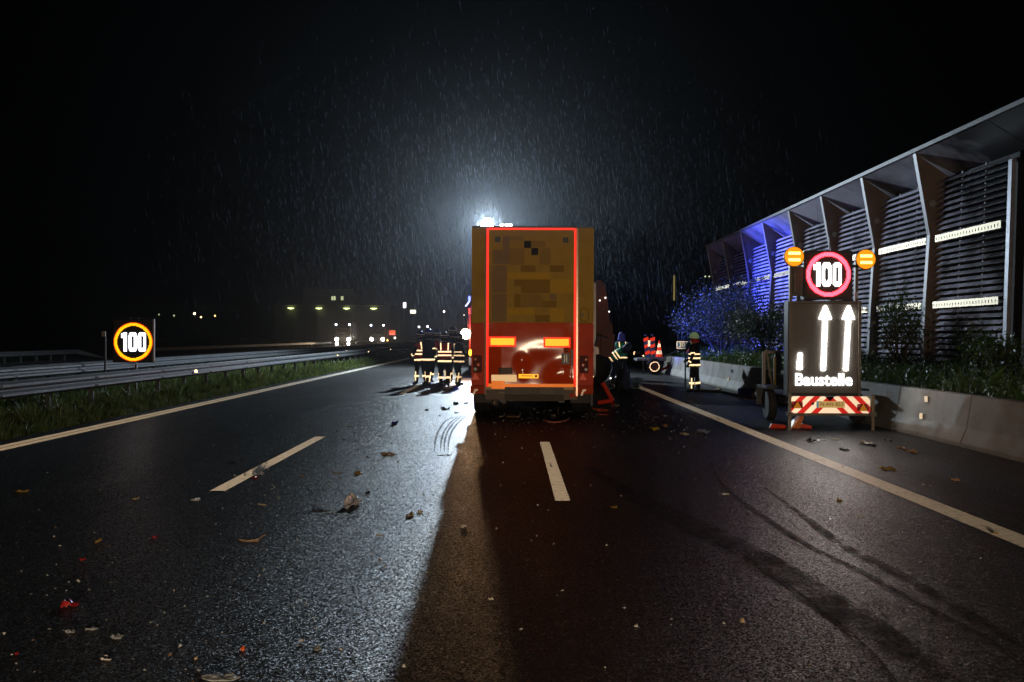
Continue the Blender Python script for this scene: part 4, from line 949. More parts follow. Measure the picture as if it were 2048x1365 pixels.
# backs to the camera = rz pi
person('leftmost firefighter of the group, in a red vest, turned half to the right', at(841, 34.8), R(235), 1.80, redvest, group=gp, armL=(.15, 1.1), armR=(.1, .9), stride=.10, look=R(15))
person('second firefighter from the left, dark jacket seen from behind with bright hem band', at(857, 33.9), R(150), 1.86, None, group=gp, armL=(.1, .5), armR=(.35, 1.4), stride=.2, chest=False, look=R(-25), helmet=mat('blue_helmet', (.04, .10, .45), .2, 0, coat=1))
person('firefighter in the gap left of the central red vest, mostly hidden behind the others', at(873, 36.6), R(35), 1.84, redvest, group=gp, stride=.12, look=R(20))
person('firefighter seen squarely from behind in a red vest, centre of the group', at(889.5, 33.6), R(181), 1.77, redvest, group=gp, armL=(.12, 1.1), armR=(.12, 1.1), stride=.06)
person('tall firefighter right of the central red vest with a vertical pale stripe on his jacket', at(905, 35.2), R(205), 1.95, None, group=gp, armL=(.1, .9), armR=(.1, .6), stride=.18, chest=False, back_stripe=True, look=R(20))
person('firefighter looking over the shoulder of the tall one, only helmet and arm showing', at(897, 36.9), R(330), 1.86, redvest, group=gp, look=R(-20), armL=(.2, 1.2))
person('rightmost firefighter of the group, nearest the bright work lamp', at(918, 34.3), R(120), 1.72, None, group=gp, armL=(.3, .9), armR=(.2, 1.1), stride=.12, sleeves=False, look=R(10))
person('firefighter with pale green helmet standing alone beside the concrete barrier', at(1389, 30.3), R(-118), 1.76, None, helmet=helm_g, armL=(.15, .9), armR=(-.05, .55), stride=.07, look=R(10), scarf=mat('red_neck_cloth', (.6, .03, .02), .7))
person('person in blue hood and green vest with two pale bands, seen from behind', at(1243, 39.6), R(190), 1.80, greenvest, helmet=None, hood=hood_b, tape_leg=False, armL=(.3, 1.0), armR=(.3, 1.0))
person('person in a green vest bending forward towards the wreck', at(1226, 39.0), R(80), 1.75, greenvest, helmet=None, hood=mat('dark_hood_cloth', (.03, .04, .07), .8), lean=R(55), tape_leg=False, armL=(.6, .4), armR=(.7, .3), knee=.4)

# ============================================================ THINGS ON THE RIGHT SHOULDER
rt = thing('equipment_trailer', 'small red equipment trailer with ringed wheel parked far down the shoulder', 'trailer', (6.35, 45, 0), R(0))
rmr = mat('red_chassis_paint', (.40, .03, .02), .4, 0, .15, 5)
w_ = MB().lathe((.0, -.32, .36), (0, -1, 0), [(0, .12), (0, .30), (.03, .35), (.15, .35), (.18, .30), (.18, .26)], 26).obj('wheel', rubber, rt)
MB().lathe((0, -.51, .36), (0, -1, 0), [(-.1, .15), (.015, .13)], 20).obj('hub_cap', mat('dark_red_hub', (.16, .015, .012), .4), w_)
rg = MB()
for k in range(30):
    a0, a1 = 2*math.pi*k/30, 2*math.pi*(k+1)/30; rg.tube((.205*math.cos(a0), -.515, .36+.205*math.sin(a0)), (.205*math.cos(a1), -.515, .36+.205*math.sin(a1)), .022, 5)
rg.obj('wheel_ring', retro('wheel_ring_white', (1, .85, .7), .6, .24), w_)
MB().box(-.75, .55, -.28, .9, .62, .72).obj('platform', mat('platform_grey', (.25, .25, .26), .5), rt)
MB().prism([(-.30, -.3, .62), (.50, -.3, .62), (.42, -.3, .78), (-.22, -.3, .78)], (0, -.04, 0)).obj('mudguard', mat('platform_grey', (.25, .25, .26), .5), rt)
MB().tube((.15, -.1, .12), (.7, -.1, .35), .05).tube((.7, -.1, .35), (1.15, -.1, .45), .05).tube((1.15, -.1, .45), (1.75, .1, 1.25), .05).obj('draw_bar', rmr, rt)
MB().tube((.3, .1, .65), (1.6, .2, 1.3), .035).obj('brace', dsteel, rt)
cn = thing('traffic_cone', 'red and white traffic cone standing on the red equipment trailer', 'traffic cone', (6.62, 45.0, .722))
H_ = .80
def cone_r(z): return .145*(1-z/H_)+.028
for (z0, z1, m, nm) in ((.03, .19, 'r', 'cone_body'), (.19, .36, 'w', 'white_band'), (.36, .50, 'r', 'cone_body'), (.50, .66, 'w', 'white_band'), (.66, .80, 'r', 'cone_body')):
    MB().lathe((0, 0, 0), (0, 0, 1), [(z0, cone_r(z0)), (z1, cone_r(z1))], 18).obj(nm, {'r': retro('cone_red', (.95, .06, .03), .4, .26), 'w': retro('cone_white', (1, .95, .85), .6, .25)}[m], cn)
MB().cbox((0, 0, .015), (.38, .38, .03)).obj('foot', blackp, cn)
bl = thing('warning_beacon_board', 'red and white striped beacon board leaning on the equipment trailer, leftmost of the two', 'beacon board', (6.12, 44.9, .722), 0, 'beacon boards stacked on the red trailer')
def beacon(root):
    for k in range(6):
        MB().prism([(-.11, 0, .15*k), (.11, 0, .15*k+.06), (.11, 0, .15*k+.21), (-.11, 0, .15*k+.15)], (0, .02, 0)).obj('stripe', MATS['cone_red'] if k % 2 else mat('dull_blue_film', (.10, .16, .30), .5), root)
    MB().box(-.05, .05, .0, .03, 1.0, 1.08).obj('top_cap', mat('dull_blue_film', (.10, .16, .30), .5), root)
beacon(bl); bl.rotation_euler = (0, R(-7), 0)
b2 = copy_tree(bl, (6.38, 45.1, .722), label='second striped beacon board, between the leftmost board and the cone'); b2.rotation_euler = (0, R(-3), 0)
mb = thing('reflector_plate', 'bright white reflector plate on the leftmost beacon board', 'reflector', (6.15, 44.86, 1.25)); MB().box(-.05, .05, 0, .02, 0, .28).obj('plate', MATS['cone_white'], mb)
# kilometre sign
ks = thing('kilometre_sign', 'blue kilometre sign with white digits 301 behind the lone firefighter', 'road sign', (((1371.5)-1024)/2000*33.2, 33.2, 0))
MB().box(-.30, .30, 0, .02, 1.30, 1.545).obj('border', retro('sign_white', (.95, .95, .95), .4, .26), ks, .004); sb = MB().box(-.275, .275, -.006, -.001, 1.325, 1.52).obj('panel', retro('sign_blue', (.03, .28, .8), .16, .26), ks)
split_letters(text_mesh('digit', '301,5', .215, retro('sign_digits', (1, .97, .8), .3, .26), ks, (0, -.009, 1.42), offset=.004, ext=.001), 'digit')
MB().tube((0, .05, -.04), (0, .05, 1.5), .025).obj('post', steel, ks)
# crumpled sheet
def crumple(name, pts, h, m, label, cat, seed, group=None, thick=.012, sub=5, z0=.012):
    """an irregular sheet: a polygon subdivided and folded into ridges, then given thickness"""
    rr = random.Random(seed); c = sum((Vector((p[0], p[1], 0)) for p in pts), Vector())/len(pts)
    bm = bmesh.new(); vs = [bm.verts.new((p[0]-c.x, p[1]-c.y, 0)) for p in pts]; cv = bm.verts.new((0, 0, 0))
    for i in range(len(vs)): bm.faces.new((cv, vs[i], vs[(i+1) % len(vs)]))
    bmesh.ops.subdivide_edges(bm, edges=bm.edges, cuts=sub, use_grid_fill=True)
    sz = max((Vector((p[0], p[1], 0))-c).length for p in pts); o_ = Vector((rr.uniform(0, 99), rr.uniform(0, 99), 0))
    for v in bm.verts:
        q = v.co/sz*2.2+o_; v.co.z = h*(abs(noise.noise(q))*1.6+.5*abs(noise.noise(q*2.3)))+.001; v.co.x += sz*.1*noise.noise(q*2+Vector((5, 0, 0))); v.co.y += sz*.1*noise.noise(q*2+Vector((0, 7, 0)))
    bmesh.ops.solidify(bm, geom=list(bm.faces), thickness=thick); me = bpy.data.meshes.new(name); bm.to_mesh(me); bm.free(); me.materials.append(m)
    zmin = min(v.co.z for v in me.vertices)
    o = link(name, me, None, (c.x, c.y, z0-zmin-.010)); tag(o, label, cat, group); return o
teal = mat('pale_teal_sheet', (.42, .58, .55), .25, 0, .1, 5, coat=.4)
crumple('plastic_sheet', [G(1212, 783), G(1285, 779), G(1282, 767), G(1245, 764), G(1205, 768)], .30, teal, 'crumpled pale teal plastic sheet on the road right of the trailer', 'plastic sheet', 3)
lump = crumple('torn_bumper', [G(1232, 792), G(1258, 790), G(1262, 776), G(1240, 774)], .75, mat('burnt_plastic', (.02, .018, .015), .5, 0, .3), 'dark torn bumper lump standing in front of the pale teal sheet', 'car part', 5, thick=.05)
rf = thing('red_bent_frame', 'bent red metal bracket on the road right of the trailer wheel', 'metal bracket', (2.15, 23.5, 0))
MB().tube((-.02, 0, .62), (.22, 0, .20), .05, 8).tube((.22, 0, .2), (-.12, .05, .14), .05, 8).tube((.22, 0, .2), (.25, .3, .05), .03, 6).obj('tube_frame', mat('bright_red_paint', (.75, .05, .02), .35), rf)
bx = thing('blue_crate', 'blue plastic crate lying against the concrete barrier', 'crate', (6.72, 28.3, 0), R(12))
bc = mat('blue_crate_plastic', (.015, .03, .45), .4)
MB().box(-.22, .18, 0, .02, 0, .24).box(-.22, -.2, .0, .28, 0, .24).box(.16, .18, 0, .28, 0, .24).box(-.22, .18, .26, .28, 0, .24).box(-.22, .18, 0, .28, 0, .02).obj('crate_shell', bc, bx, .004)
cb = thing('cardboard_box', 'torn tan cardboard box in front of the blue crate', 'cardboard box', (6.80, 27.4, 0), R(-8)); cbm = mat('cardboard', (.48, .33, .18), .8)
MB().prism([(-.2, 0, 0), (.22, 0, 0), (.24, 0, .20), (-.12, 0, .24), (-.22, 0, .13)], (0, .22, 0)).obj('carton', cbm, cb, .004); MB().prism([(-.2, -.0, .13), (-.05, -.1, .26), (.08, -.08, .30), (.2, 0, .2)], (0, .01, .005)).obj('flap', cbm, cb)
hz = thing('fire_hose', 'dark fire hose running across the shoulder towards the sign trailer', 'hose', (0, 0, 0))
hp = [G(1400, 783), G(1440, 784), G(1470, 791), G(1500, 795), G(1530, 800), G(1550, 802)]; MB().path([p+Vector((0, 0, .035)) for p in hp], .035, 8).obj('hose_line', mat('dark_hose', (.02, .018, .016), .7), hz)
rp = thing('pink_hose', 'thin curved pink hose on the road behind the trailer', 'hose', (0, 0, 0))
MB().path([G(*p)+Vector((0, 0, .02)) for p in ((1088, 842), (1096, 845.5), (1108, 847), (1120, 846), (1132, 843), (1139, 839))], .016, 6).obj('hose_line', mat('pink_hose_rubber', (.8, .28, .20), .4), rp)

# ============================================================ DEBRIS ON THE ROAD
M_ = {'wood': mat('splintered_wood', (.55, .32, .14), .7, 0, .2, 20), 'white': mat('white_plastic_shard', (.7, .68, .62), .3), 'red': mat('red_plastic_shard', (.38, .02, .015), .3),
      'black': mat('black_plastic_shard', (.01, .01, .01), .45), 'leaf': mat('yellow_brown_leaf', (.42, .26, .05), .6, 0, .3, 25), 'foil': mat('crumpled_chrome_foil', (.85, .85, .87), .22, .35), 'grey': mat('grey_plastic_shard', (.33, .35, .36), .3, 0, coat=.6),
      'blue': mat('blue_shard', (.04, .05, .55), .4), 'tan': mat('tan_paper', (.62, .48, .28), .8), 'orange': mat('orange_shard', (.85, .16, .04), .35), 'yellow': mat('yellow_strip', (.7, .62, .05), .5)}
def blob(px, py, wpx, hpx, seed):
    rr = random.Random(seed); c = G(px, py); Kd = c.y/2000; rx = wpx*Kd/2; ry = max(rx*.35, hpx*c.y*c.y/(2000*CAMZ)/2*.8); n = rr.choice((5, 6, 7))
    return [(c.x+rx*math.cos(2*math.pi*k/n+.3)*rr.uniform(.6, 1.1), c.y+ry*math.sin(2*math.pi*k/n+.3)*rr.uniform(.6, 1.1)) for k in range(n)]
DB = [ # px, py, w, h, height m, material, name, category, label
 (705, 1012, 40, 24, .10, 'foil', 'chrome_trim', 'car part', 'crumpled shiny chrome trim on the left lane near the camera'),
 (516, 952, 30, 11, .05, 'foil', 'crushed_can', 'can', 'crushed silver and red can on the left dashed line'),
 (512, 959, 18, 5, .02, 'red', 'red_shard', 'debris', 'small red shard tucked under the crushed can on the left dash'),
 (140, 1217, 40, 13, .035, 'red', 'red_lens_shard', 'debris', 'large dark red lens shard at the bottom left of the road'),
 (183, 1264, 38, 6, .012, 'grey', 'flat_shard', 'debris', 'long flat grey shard, widest of the three at the bottom left'),
 (142, 1270, 24, 8, .015, 'grey', 'flat_shard', 'debris', 'short grey shard just left of the long flat grey one'),
 (235, 1281, 24, 11, .02, 'grey', 'flat_shard', 'debris', 'dull grey shard right of and below the long flat one'),
 (213, 1325, 20, 4, .01, 'white', 'white_shard', 'debris', 'thin white shard nearest the bottom left corner'),
 (310, 1080, 12, 6, .02, 'red', 'red_shard', 'debris', 'small bright red shard in the middle of the left foreground'),
 (166, 1124, 14, 4, .015, 'red', 'red_shard', 'debris', 'small red shard left of and above the large dark red lens shard'),
 (35, 1314, 10, 5, .01, 'red', 'red_shard', 'debris', 'dark red speck of plastic at the far left bottom edge'),
 (44, 988, 24, 5, .02, 'leaf', 'fallen_leaf', 'leaf', 'curled tan leaf at the far left below the edge line'),
 (273, 1002, 16, 6, .015, 'tan', 'paper_scrap', 'debris', 'beige scrap left of the white shard near the left dash'),
 (393, 1004, 20, 7, .02, 'white', 'white_shard', 'debris', 'white shard below the near end of the left dash'),
 (197, 1088, 14, 8, .02, 'leaf', 'fallen_leaf', 'leaf', 'small brown leaf on the left side above the red shards'),
 (487, 1304, 14, 6, .015, 'orange', 'orange_shard', 'debris', 'small orange and white shard near the bottom of the left lane'),
 (393, 1322, 8, 5, .01, 'tan', 'paper_scrap', 'debris', 'tiny pale scrap left of the small orange shard'),
 (636, 1301, 20, 10, .01, 'grey', 'flat_shard', 'debris', 'faint bluish grey shard right of the small orange one at the bottom'),
 (445, 1362, 110, 14, .02, 'grey', 'clear_plastic_strip', 'debris', 'long clear plastic strip cut by the bottom edge'),
 (778, 911, 38, 6, .03, 'wood', 'wood_splinter', 'wood', 'longest orange brown wood splinter in the lit left lane'),
 (717, 951, 16, 6, .03, 'leaf', 'fallen_leaf', 'leaf', 'brown leaf right of the crushed can'),
 (822, 1034, 18, 8, .025, 'leaf', 'fallen_leaf', 'leaf', 'brown leaf beside the shadow edge, lower of a pair'),
 (842, 1027, 12, 6, .02, 'tan', 'paper_scrap', 'debris', 'pale scrap just above the brown leaf by the shadow edge'),
 (927, 1056, 17, 6, .02, 'white', 'white_shard', 'debris', 'white shard alone in the warm streak behind the trailer'),
 (984, 1201, 12, 5, .012, 'white', 'white_shard', 'debris', 'pair of pale flakes low in the trailer shadow'),
 (790, 850, 14, 8, .08, 'blue', 'blue_shard', 'debris', 'small blue plastic piece in the lit left lane'),
 (912, 809, 13, 5, .05, 'black', 'black_clump', 'debris', 'black clump nearest above left of the trailer wheel'),
 (932, 808, 10, 4, .04, 'black', 'black_clump', 'debris', 'black clump right beside the left trailer tyre'),
 (891, 820, 22, 5, .05, 'black', 'black_clump', 'debris', 'longest black torn piece on the bright lane left of the wheel'),
 (854, 822, 10, 4, .03, 'black', 'black_clump', 'debris', 'small black piece left of the longest black torn piece'),
 (913, 827, 10, 3, .02, 'black', 'black_clump', 'debris', 'flat black flake below the longest black torn piece'),
 (737, 989, 10, 5, .02, 'black', 'black_clump', 'debris', 'small black clump right of the chrome trim'),
 (886, 912, 36, 4, .015, 'black', 'black_strip', 'debris', 'black rubber strip at the end of the curved tyre mark'),
 (1310, 858, 20, 10, .05, 'yellow', 'yellow_scrap', 'debris', 'yellow scrap, brightest in the dark right lane'),
 (1331, 853, 12, 6, .04, 'leaf', 'fallen_leaf', 'leaf', 'brown leaf just right of the yellow scrap'),
 (1405, 863, 28, 10, .05, 'grey', 'dull_shard', 'debris', 'dull grey brown slab right of the yellow scrap'),
 (1370, 868, 24, 5, .03, 'tan', 'paper_scrap', 'debris', 'beige scrap between the yellow scrap and the dull slab'),
 (1231, 811, 14, 7, .04, 'tan', 'paper_scrap', 'debris', 'cream scrap on the road right of the trailer wheel'),
 (1202, 821, 34, 8, .06, 'orange', 'orange_strap', 'debris', 'orange red strap beside the right trailer tyre, upper piece'),
 (1205, 830, 30, 4, .03, 'orange', 'orange_strap', 'debris', 'orange red strap beside the right trailer tyre, lower piece'),
 (1028, 834, 34, 3.5, .02, 'wood', 'wood_splinter', 'wood', 'pale pinkish splinter on the road under the trailer plate'),
 (1003, 834, 12, 3, .02, 'tan', 'paper_scrap', 'debris', 'short pale chip left of the pinkish splinter'),
 (1108, 832, 10, 4, .03, 'white', 'white_shard', 'debris', 'white crumb above the pink hose'),
 (1009, 806, 12, 8, .12, 'white', 'white_clip', 'debris', 'white torn plastic clip hanging low beside the left tyre'),
 (1518, 795, 10, 4, .02, 'wood', 'wood_splinter', 'wood', 'short splinter left of the cardboard box'),
 (1495, 797, 18, 4, .02, 'wood', 'wood_splinter', 'wood', 'splinter lying along the dark hose on the shoulder'),
 (1440, 778, 16, 4, .04, 'leaf', 'fallen_leaf', 'leaf', 'small tan clump at the barrier foot right of the lone firefighter'),
 (1622, 883, 11, 8, .06, 'black', 'black_clump', 'debris', 'dark lump on the shoulder just right of the solid line'),
 (1643, 879, 22, 3, .01, 'grey', 'flat_shard', 'debris', 'thin pale strip right of the dark lump on the shoulder'),
 (1673, 878, 20, 3, .01, 'tan', 'paper_scrap', 'debris', 'thin tan strip below the sign trailer'),
 (1734, 887, 26, 9, .06, 'white', 'white_shard', 'debris', 'large white torn shard on the shoulder near the barrier'),
 (1745, 890, 16, 6, .04, 'black', 'black_clump', 'debris', 'black torn piece touching the large white shard'),
 (1690, 899, 16, 8, .05, 'black', 'black_clump', 'debris', 'black sliver below left of the large white shard'),
 (1778, 880, 12, 6, .05, 'black', 'black_clump', 'debris', 'small dark lump right of the large white shard'),
 (1804, 896, 15, 9, .06, 'leaf', 'fallen_leaf', 'leaf', 'upper left yellow leaf of the pair nearest the barrier'),
 (1822, 903, 24, 8, .05, 'leaf', 'fallen_leaf', 'leaf', 'lower right yellow leaf of the pair nearest the barrier'),
 (1771, 938, 18, 7, .05, 'leaf', 'fallen_leaf', 'leaf', 'left one of the two brown leaves right of the solid line'),
 (1786, 938, 10, 7, .04, 'leaf', 'fallen_leaf', 'leaf', 'right one of the two brown leaves right of the solid line'),
 (1914, 959, 18, 4, .02, 'wood', 'wood_splinter', 'wood', 'pale splinter alone on the right shoulder'),
 (1680, 1001, 14, 6, .03, 'leaf', 'fallen_leaf', 'leaf', 'brown leaf in the reflection of the LED sign'),
 (1725, 1033, 14, 3, .01, 'white', 'white_shard', 'debris', 'thin white sliver beside the upper skid mark'),
 (1994, 1066, 16, 5, .02, 'tan', 'paper_scrap', 'debris', 'orange beige scrap on the solid line at the right edge'),
 (1453, 988, 20, 3, .01, 'white', 'white_shard', 'debris', 'small white slivers at the start of the thin skid mark'),
 (1487, 1245, 11, 6, .02, 'tan', 'paper_scrap', 'debris', 'pale tan pebble low in the right lane'),
 (1275, 1254, 9, 4, .012, 'white', 'white_shard', 'debris', 'small white chip low in the middle lane'),
 (1230, 1016, 16, 5, .02, 'leaf', 'fallen_leaf', 'leaf', 'faint dark leaf in the unlit middle lane'),
 (505, 1085, 52, 7, .012, 'wood', 'forked_twig', 'twig', 'forked pale twig in the left foreground'),
 (645, 1023, 52, 5, .01, 'black', 'black_strip', 'debris', 'long dark rubber strip left of the chrome trim'),
 (465, 928, 24, 3, .01, 'black', 'black_strip', 'debris', 'dark strip beside the middle of the left dash')]
for i, (px, py, w_px, h_px, hh, mk_, nm, cat, lab) in enumerate(DB):
    if nm == 'forked_twig':
        MBt = MB().path([G(480, 1084)+Vector((0, 0, .008)), G(496, 1087)+Vector((0, 0, .01)), G(517, 1085)+Vector((0, 0, .012)), G(531, 1078)+Vector((0, 0, .03))], .0055, 6).path([G(500, 1086)+Vector((0, 0, .009)), G(518, 1087)+Vector((0, 0, .008))], .004, 5)
        tag(MBt.obj(nm, M_['wood']), lab, cat); continue
    th = .004 if hh < .02 else .006
    crumple(nm, blob(px, py, w_px, h_px, i), hh, M_[mk_], lab, cat, i+50, thick=th, sub=3, z0=.010)
for k, (px, py, ln) in enumerate(((605, 956, 10), (675, 948, 20), (700, 855, 12), (525, 1013, 16), (760, 1074, 12))):
    a_ = G(px-ln/2, py); b_ = G(px+ln/2, py+1.5); tag(MB().tube(a_+Vector((0, 0, .012)), b_+Vector((0, 0, .012)), .006, 5).obj('straw', M_['tan']), ('pale straw right of the crushed can', 'longer pale straw further right of the crushed can', 'tiny dark straw far up the left lane', 'short straw below the crushed can', 'short straw left of the shadow edge')[k], 'straw')
# crumbs of glass and grit nobody could count
mb1 = MB(); mb2 = MB(); rr = random.Random(5)
def chip(mb, x, y, s):
    a = rr.uniform(0, 6.28); p = [Vector((x+s*math.cos(a+k*2.1)*rr.uniform(.6, 1.2), y+s*math.sin(a+k*2.1)*rr.uniform(.6, 1.2), .004+rr.uniform(0, s*.8))) for k in range(3)]
    q = Vector((x, y, .004+s*rr.uniform(.6, 1.3))); mb.add(p+[q], [(0, 1, 2), (0, 1, 3), (1, 2, 3), (2, 0, 3)])
for k in range(2600):
    if k < 700: cx_ = (0.2, 2.6, 3.2, 1.2)[k % 4]; x, y = rr.gauss(cx_, .6), rr.gauss((20.5, 19, 21, 22)[k % 4], 1.5)
    elif k < 1500: x, y = rr.gauss(-2, 1.6), 4+abs(rr.gauss(0, 7))
    else: y = 3.6*(36/3.6)**rr.random(); x = rr.uniform(-7, 6.5)
    if y < 3 or x > 6.8 or x < -8: continue
    chip(mb1 if rr.random() < .7 else mb2, x, y, rr.choice((.002, .003, .004, .008))*rr.uniform(.7, 1.5)*(1+y/16))
tag(mb1.obj('glass_crumbs', mat('pale_glass_crumbs', (.6, .6, .56), .15)), 'scattered pale glass crumbs all over the wet road', 'glass crumbs', kind='stuff')
tag(mb2.obj('grit', mat('brown_grit', (.30, .17, .08), .5)), 'scattered brown and red grit on the wet road', 'grit', kind='stuff')

# ============================================================ OPPOSITE CARRIAGEWAY AND HORIZON
hl = lit('lorry_headlight_glass', (1, .93, .82), 30, False); rl = lit('lorry_roof_lamp_glass', (.75, .82, 1), 14, False)
def lorry(label, loc, low=True):
    t = thing('oncoming_lorry', label, 'truck', loc, R(2), 'oncoming lorries on the opposite carriageway')
    cm = mat('dark_lorry_paint', (.03, .03, .035), .4)
    MB().box(-1.22, 1.22, 0, 2.0, .5, 3.6).obj('cab', cm, t, .08); MB().box(-1.27, 1.27, 2.5, 15, 1.0, 3.9).obj('trailer_body', mat('lorry_tarpaulin', (.025, .025, .03), .6), t)
    MB().box(-1.1, 1.1, -.02, -.001, 1.9, 2.9).obj('windscreen', MATS['dark_glass'], t)
    for s in (-1, 1):
        MB().lathe((.98*s, -.03, 1.02), (0, -1, 0), [(0, .30), (.05, .27), (.08, .1)], 14).obj('headlight', hl, t)
        if low: MB().lathe((.95*s, -.03, .30), (0, -1, 0), [(0, .22), (.05, .2)], 14).obj('fog_lamp', hl, t)
        MB().lathe((1.1*s, -.03, 3.48), (0, -1, 0), [(0, .15), (.05, .12)], 12).obj('roof_lamp', rl, t)
        for y in (1.2, 11, 12.3): link('tyre', tyre, t, (-1.25 if s < 0 else .87, y, .52))
    return t
lorry('nearer oncoming lorry with four bright headlights', ((685.5-1024)/2000*166, 166, 0))
lorry('farther oncoming lorry with two headlights, right of the four-light one', ((754.5-1024)/2000*176, 176, 0), False)
os_ = thing('glowing_board_stand_in', 'small glowing orange red board, stand-in for a red-lit surface, right of the farther oncoming lorry', 'sign', ((782-1024)/2000*186, 186, 0))
MB().box(-.8, .8, 0, .1, 1.75, 2.65).obj('lit_panel', lit('orange_red_stand_in_glow', (1, .13, .03), 1.1, False), os_); MB().box(-.7, .7, -.03, -.005, 1.85, 2.1).obj('pink_stand_in_field', lit('pink_stand_in_glow', (1, .2, .2), 1.3, False), os_)  # glowing board on added posts stands in for a distant red-lit surface
MB().tube((-.6, .1, 0), (-.6, .1, 1.8), .05).tube((.6, .1, 0), (.6, .1, 1.8), .05).obj('post', dsteel, os_)  # added posts that carry the stand-in board
for (px, py, c, s_, r_, lab) in ((790, 677, (1, .9, .7), 14, .14, 'white lamp under the glowing orange red board'), (775, 682, (1, .5, .1), 9, .12, 'small orange lamp under the glowing orange red board'),
     (719, 671, (.9, .9, .9), 2, .10, 'dim marker between the two oncoming lorries'), (717, 683, (1, .95, .8), 6, .10, 'small white lamp low between the two oncoming lorries')):
    p = P(px, py, 180); t = thing('roadside_lamp', lab, 'lamp', (p.x, 180, 0)); MB().tube((0, .1, 0), (0, .1, p.z), .04, 6).obj('post', dsteel, t); MB().lathe((0, 0, p.z), (0, -1, 0), [(0, r_), (.05, r_*.9)], 10).obj('lamp_head', lit('roadside_%d' % px, c, s_, False), t)
# warehouse with wall lamps
BY = 262
wb = thing('warehouse', 'dark warehouse with four yellow green wall lamps on the horizon', 'building', (-52, BY, 0))
wm = mat('warehouse_cladding', (.045, .045, .036), .7, 0, .15, .4)
def bp(px): return (px-1024)/2000*BY+52
MB().box(bp(548), bp(782), 0, 20, 0, 9.6).obj('wall', wm, wb); MB().box(bp(600), bp(702), 4, 18, 9.6, 14).obj('upper_storey', wm, wb)
for (px) in (602, 668, 738): MB().box(bp(px), bp(px)+2.0*2.2, -1.4, -.01, 0, CAMZ+(672-624)/2000*BY).obj('loading_bay', mat('bay_dark', (.04, .04, .04), .7), wb)
for px in (583, 639, 694, 748):
    x = bp(px); z = CAMZ+(672-618)/2000*BY
    MB().lathe((x, -.9, z), (0, 0, -1), [(0, .9), (.12, .75), (.3, .2)], 12).obj('wall_lamp', lit('wall_lamp_glass', (.85, .95, .35), 4, False), wb)
    l = lamp('wall_lamp_light', 'SPOT', (-52+x, BY-1.3, z+.1), 8000, (.8, .95, .35), .2, (-52+x, BY+.3, z-5), 125, .8); l.parent = None
for (px, w2) in ((661.5, .55), (679, .32)):
    f = MB().box(bp(px)-w2, bp(px)+w2, 3.9, 3.98, CAMZ+(672-601)/2000*BY, CAMZ+(672-593)/2000*BY).obj('window', lit('lit_window', (.8, .85, .45), .75, False), wb)
    MB().box(bp(px)-.04, bp(px)+.04, 3.86, 3.895, CAMZ+(672-601)/2000*BY, CAMZ+(672-593)/2000*BY).obj('window_bar', dsteel, f)
def sign_tower(px, y0, y1, wpx, Y, c, s_, lab, nm='illuminated_sign', cat='sign'):
    a = P(px-wpx/2, y0, Y); b = P(px+wpx/2, y1, Y); t = thing(nm, lab, cat, (P(px, y0, Y).x, Y, 0)); wd = b.x-a.x
    MB().box(-wd/2, wd/2, 0, .3, b.z, a.z).obj('lit_panel', lit('panel_%d' % px, c, s_, False), t, .03); MB().tube((0, .4, 0), (0, .4, a.z), .12, 8).obj('mast', dsteel, t)
sign_tower(809, 606, 617, 6, 330, (1, .8, .95), 2.5, 'tall white pink lit sign on a mast at the horizon')
sign_tower(826, 621, 628, 11, 330, (1, 1, .6), 2.5, 'wide pale yellow lit sign right of the pink one')
lamps = [(888, 624, 3, (1, .95, .85), 8, 'white street lamp above the group of firefighters'), (928, 631, 2, (1, .7, .6), 4, 'faint pink street lamp left of the trailer'), (838, 655, 3, (1, .9, 1), 9, 'white lamp above the leftmost helmet'), (855, 654, 3, (1, .9, 1), 9, 'white lamp above the second helmet'),
 (389, 630, 4, (1, .75, .4), 8, 'brightest orange street lamp at the far left'), (402, 637, 3, (1, .55, .25), 6, 'orange street lamp right below the brightest one'), (430, 634, 3, (1, .55, .2), 4, 'rightmost orange street lamp of the far left trio'),
 (318, 632, 3, (.7, .9, .4), .5, 'dim greenish lamp above the LED speed sign'), (348, 634, 3, (.75, .9, .45), .8, 'dim greenish lamp left of the orange trio'), (1410, 552, 2.5, (.8, .9, .5), 1.2, 'left one of two faint lamps beside the noise barrier end'), (1418, 552, 2.5, (.8, .9, .5), .9, 'right one of two faint lamps beside the noise barrier end'),
 (787, 636, 3, (.8, .9, .5), 1, 'dim yellow lamp right of the warehouse'), (796, 648, 2.5, (.8, .9, .5), .8, 'lowest dim yellow lamp right of the warehouse'), (725, 614, 2.5, (.8, .9, .8), .4, 'faint lamp above the rightmost warehouse lamp')]
pole_m = mat('dark_pole', (.03, .03, .03), .6)
for (px, py, r_, c, s_, lab) in lamps:
    Y = 300 if px < 1300 else 120; p = P(px, py, Y); rad = r_*Y/4000*1.15
    t = thing('street_lamp', lab, 'street lamp', (p.x, Y, 0)); MB().tube((0, .5, -.04), (0, .5, p.z+rad), .09, 6).obj('pole', pole_m, t)
    MB().lathe((0, 0, p.z), (0, -1, 0), [(-.3, rad*.5), (0, rad), (.15, rad*.8)], 12).obj('lamp_head', lit('street_%d' % px, c, s_, False), t)
p = P(1348, 550, 90); t = thing('lit_mast', 'thin yellow lit mast in the dark left of the noise barrier', 'mast', (p.x, 90, 0)); zt = p.z; zb = P(1348, 600, 90).z
MB().box(-.07, .07, 0, .12, zb, zt).obj('lit_mast_strip', lit('mast_glow', (.8, .62, .2), .22, False), t); MB().box(-.05, .05, .13, .22, -.04, zt).obj('post', pole_m, t)  # emission on the strip paints the yellow light falling on the mast
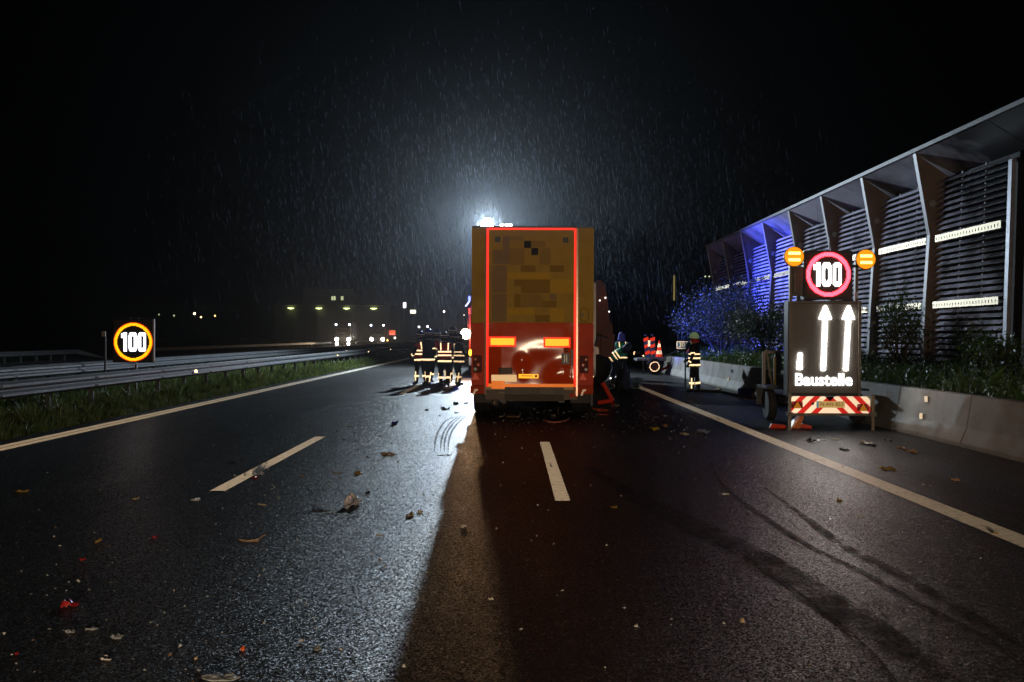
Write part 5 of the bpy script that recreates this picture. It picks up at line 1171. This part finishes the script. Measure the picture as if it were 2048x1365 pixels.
# small retro markers along the right far verge
for (px, py, lab) in ((1287, 711, 'white reflector dot left of the equipment trailer'), (1335, 721, 'white reflector dot above the red draw bar'), (1184, 753, 'round white reflector low beside the trailer corner')):
    Y = 46 if px > 1200 else 24; p = P(px, py, Y); t = thing('marker_post', lab, 'marker post', (p.x, Y, 0)); MB().box(-.03, .03, .03, .06, 0, p.z+.05).obj('post', dsteel, t)
    MB().lathe((0, .02, p.z), (0, -1, 0), [(0, .045), (.01, .04)], 12).obj('reflector', MATS['round_reflector'], t)

# ============================================================ RAIN AND AIR
rng = np.random.default_rng(21)
n = 13000; Yr = rng.uniform(24, 60, n); px = rng.normal(1000, 260, n); py = 520-np.abs(rng.normal(0, 190, n))+rng.uniform(0, 150, n)
xr = (px-1024)/2000*Yr; zr = CAMZ-(py-672)/2000*Yr; ln = rng.gamma(4, .06, n); wd = rng.uniform(.0012, .0042, n)
d = np.stack([-.13+0*ln+rng.normal(0, .03, n), 0*ln, 0*ln+1], 1)*ln[:, None]; c = np.stack([xr, Yr, zr], 1)
keep = (zr > .5) & (zr < 16)
c = c[keep]; d = d[keep]; wd = wd[keep]; m_ = len(c); u = np.stack([wd, 0*wd, 0*wd], 1); q = np.stack([0*wd, wd, 0*wd], 1)
V1 = np.stack([c-d/2, c+u, c+d/2, c-u], 1); V2 = np.stack([c-d/2, c+q, c+d/2, c-q], 1)
rm = bpy.data.materials.new('rain_drop'); t_ = nodes_of(rm); 
for nd in list(t_.nodes):
    if nd.type == 'BSDF_PRINCIPLED': t_.nodes.remove(nd)
tr_ = t_.nodes.new('ShaderNodeBsdfTranslucent'); tr_.inputs[0].default_value = (.055, .064, .085, 1); tp = t_.nodes.new('ShaderNodeBsdfTransparent'); mx = t_.nodes.new('ShaderNodeMixShader'); mx.inputs[0].default_value = 1.0
t_.links.new(tp.outputs[0], mx.inputs[1]); t_.links.new(tr_.outputs[0], mx.inputs[2]); t_.links.new(mx.outputs[0], t_.nodes['Material Output'].inputs[0])
tag(tris('falling_rain', np.concatenate([V1, V2]), rm), 'fine falling rain lit by the mast floodlight', 'rain', kind='stuff')
hm = bpy.data.materials.new('rainy_air'); t_ = nodes_of(hm)
for nd in list(t_.nodes):
    if nd.type == 'BSDF_PRINCIPLED': t_.nodes.remove(nd)
vol = t_.nodes.new('ShaderNodeVolumePrincipled'); vol.inputs['Color'].default_value = (.86, .92, 1, 1); vol.inputs['Density'].default_value = .00032; vol.inputs['Anisotropy'].default_value = .88
t_.links.new(vol.outputs[0], t_.nodes['Material Output'].inputs['Volume'])
hz_ = MB().box(-400, 400, -60, 580, -1.1, 17).obj('haze', hm); tag(hz_, 'rainy night air', 'haze', kind='stuff')
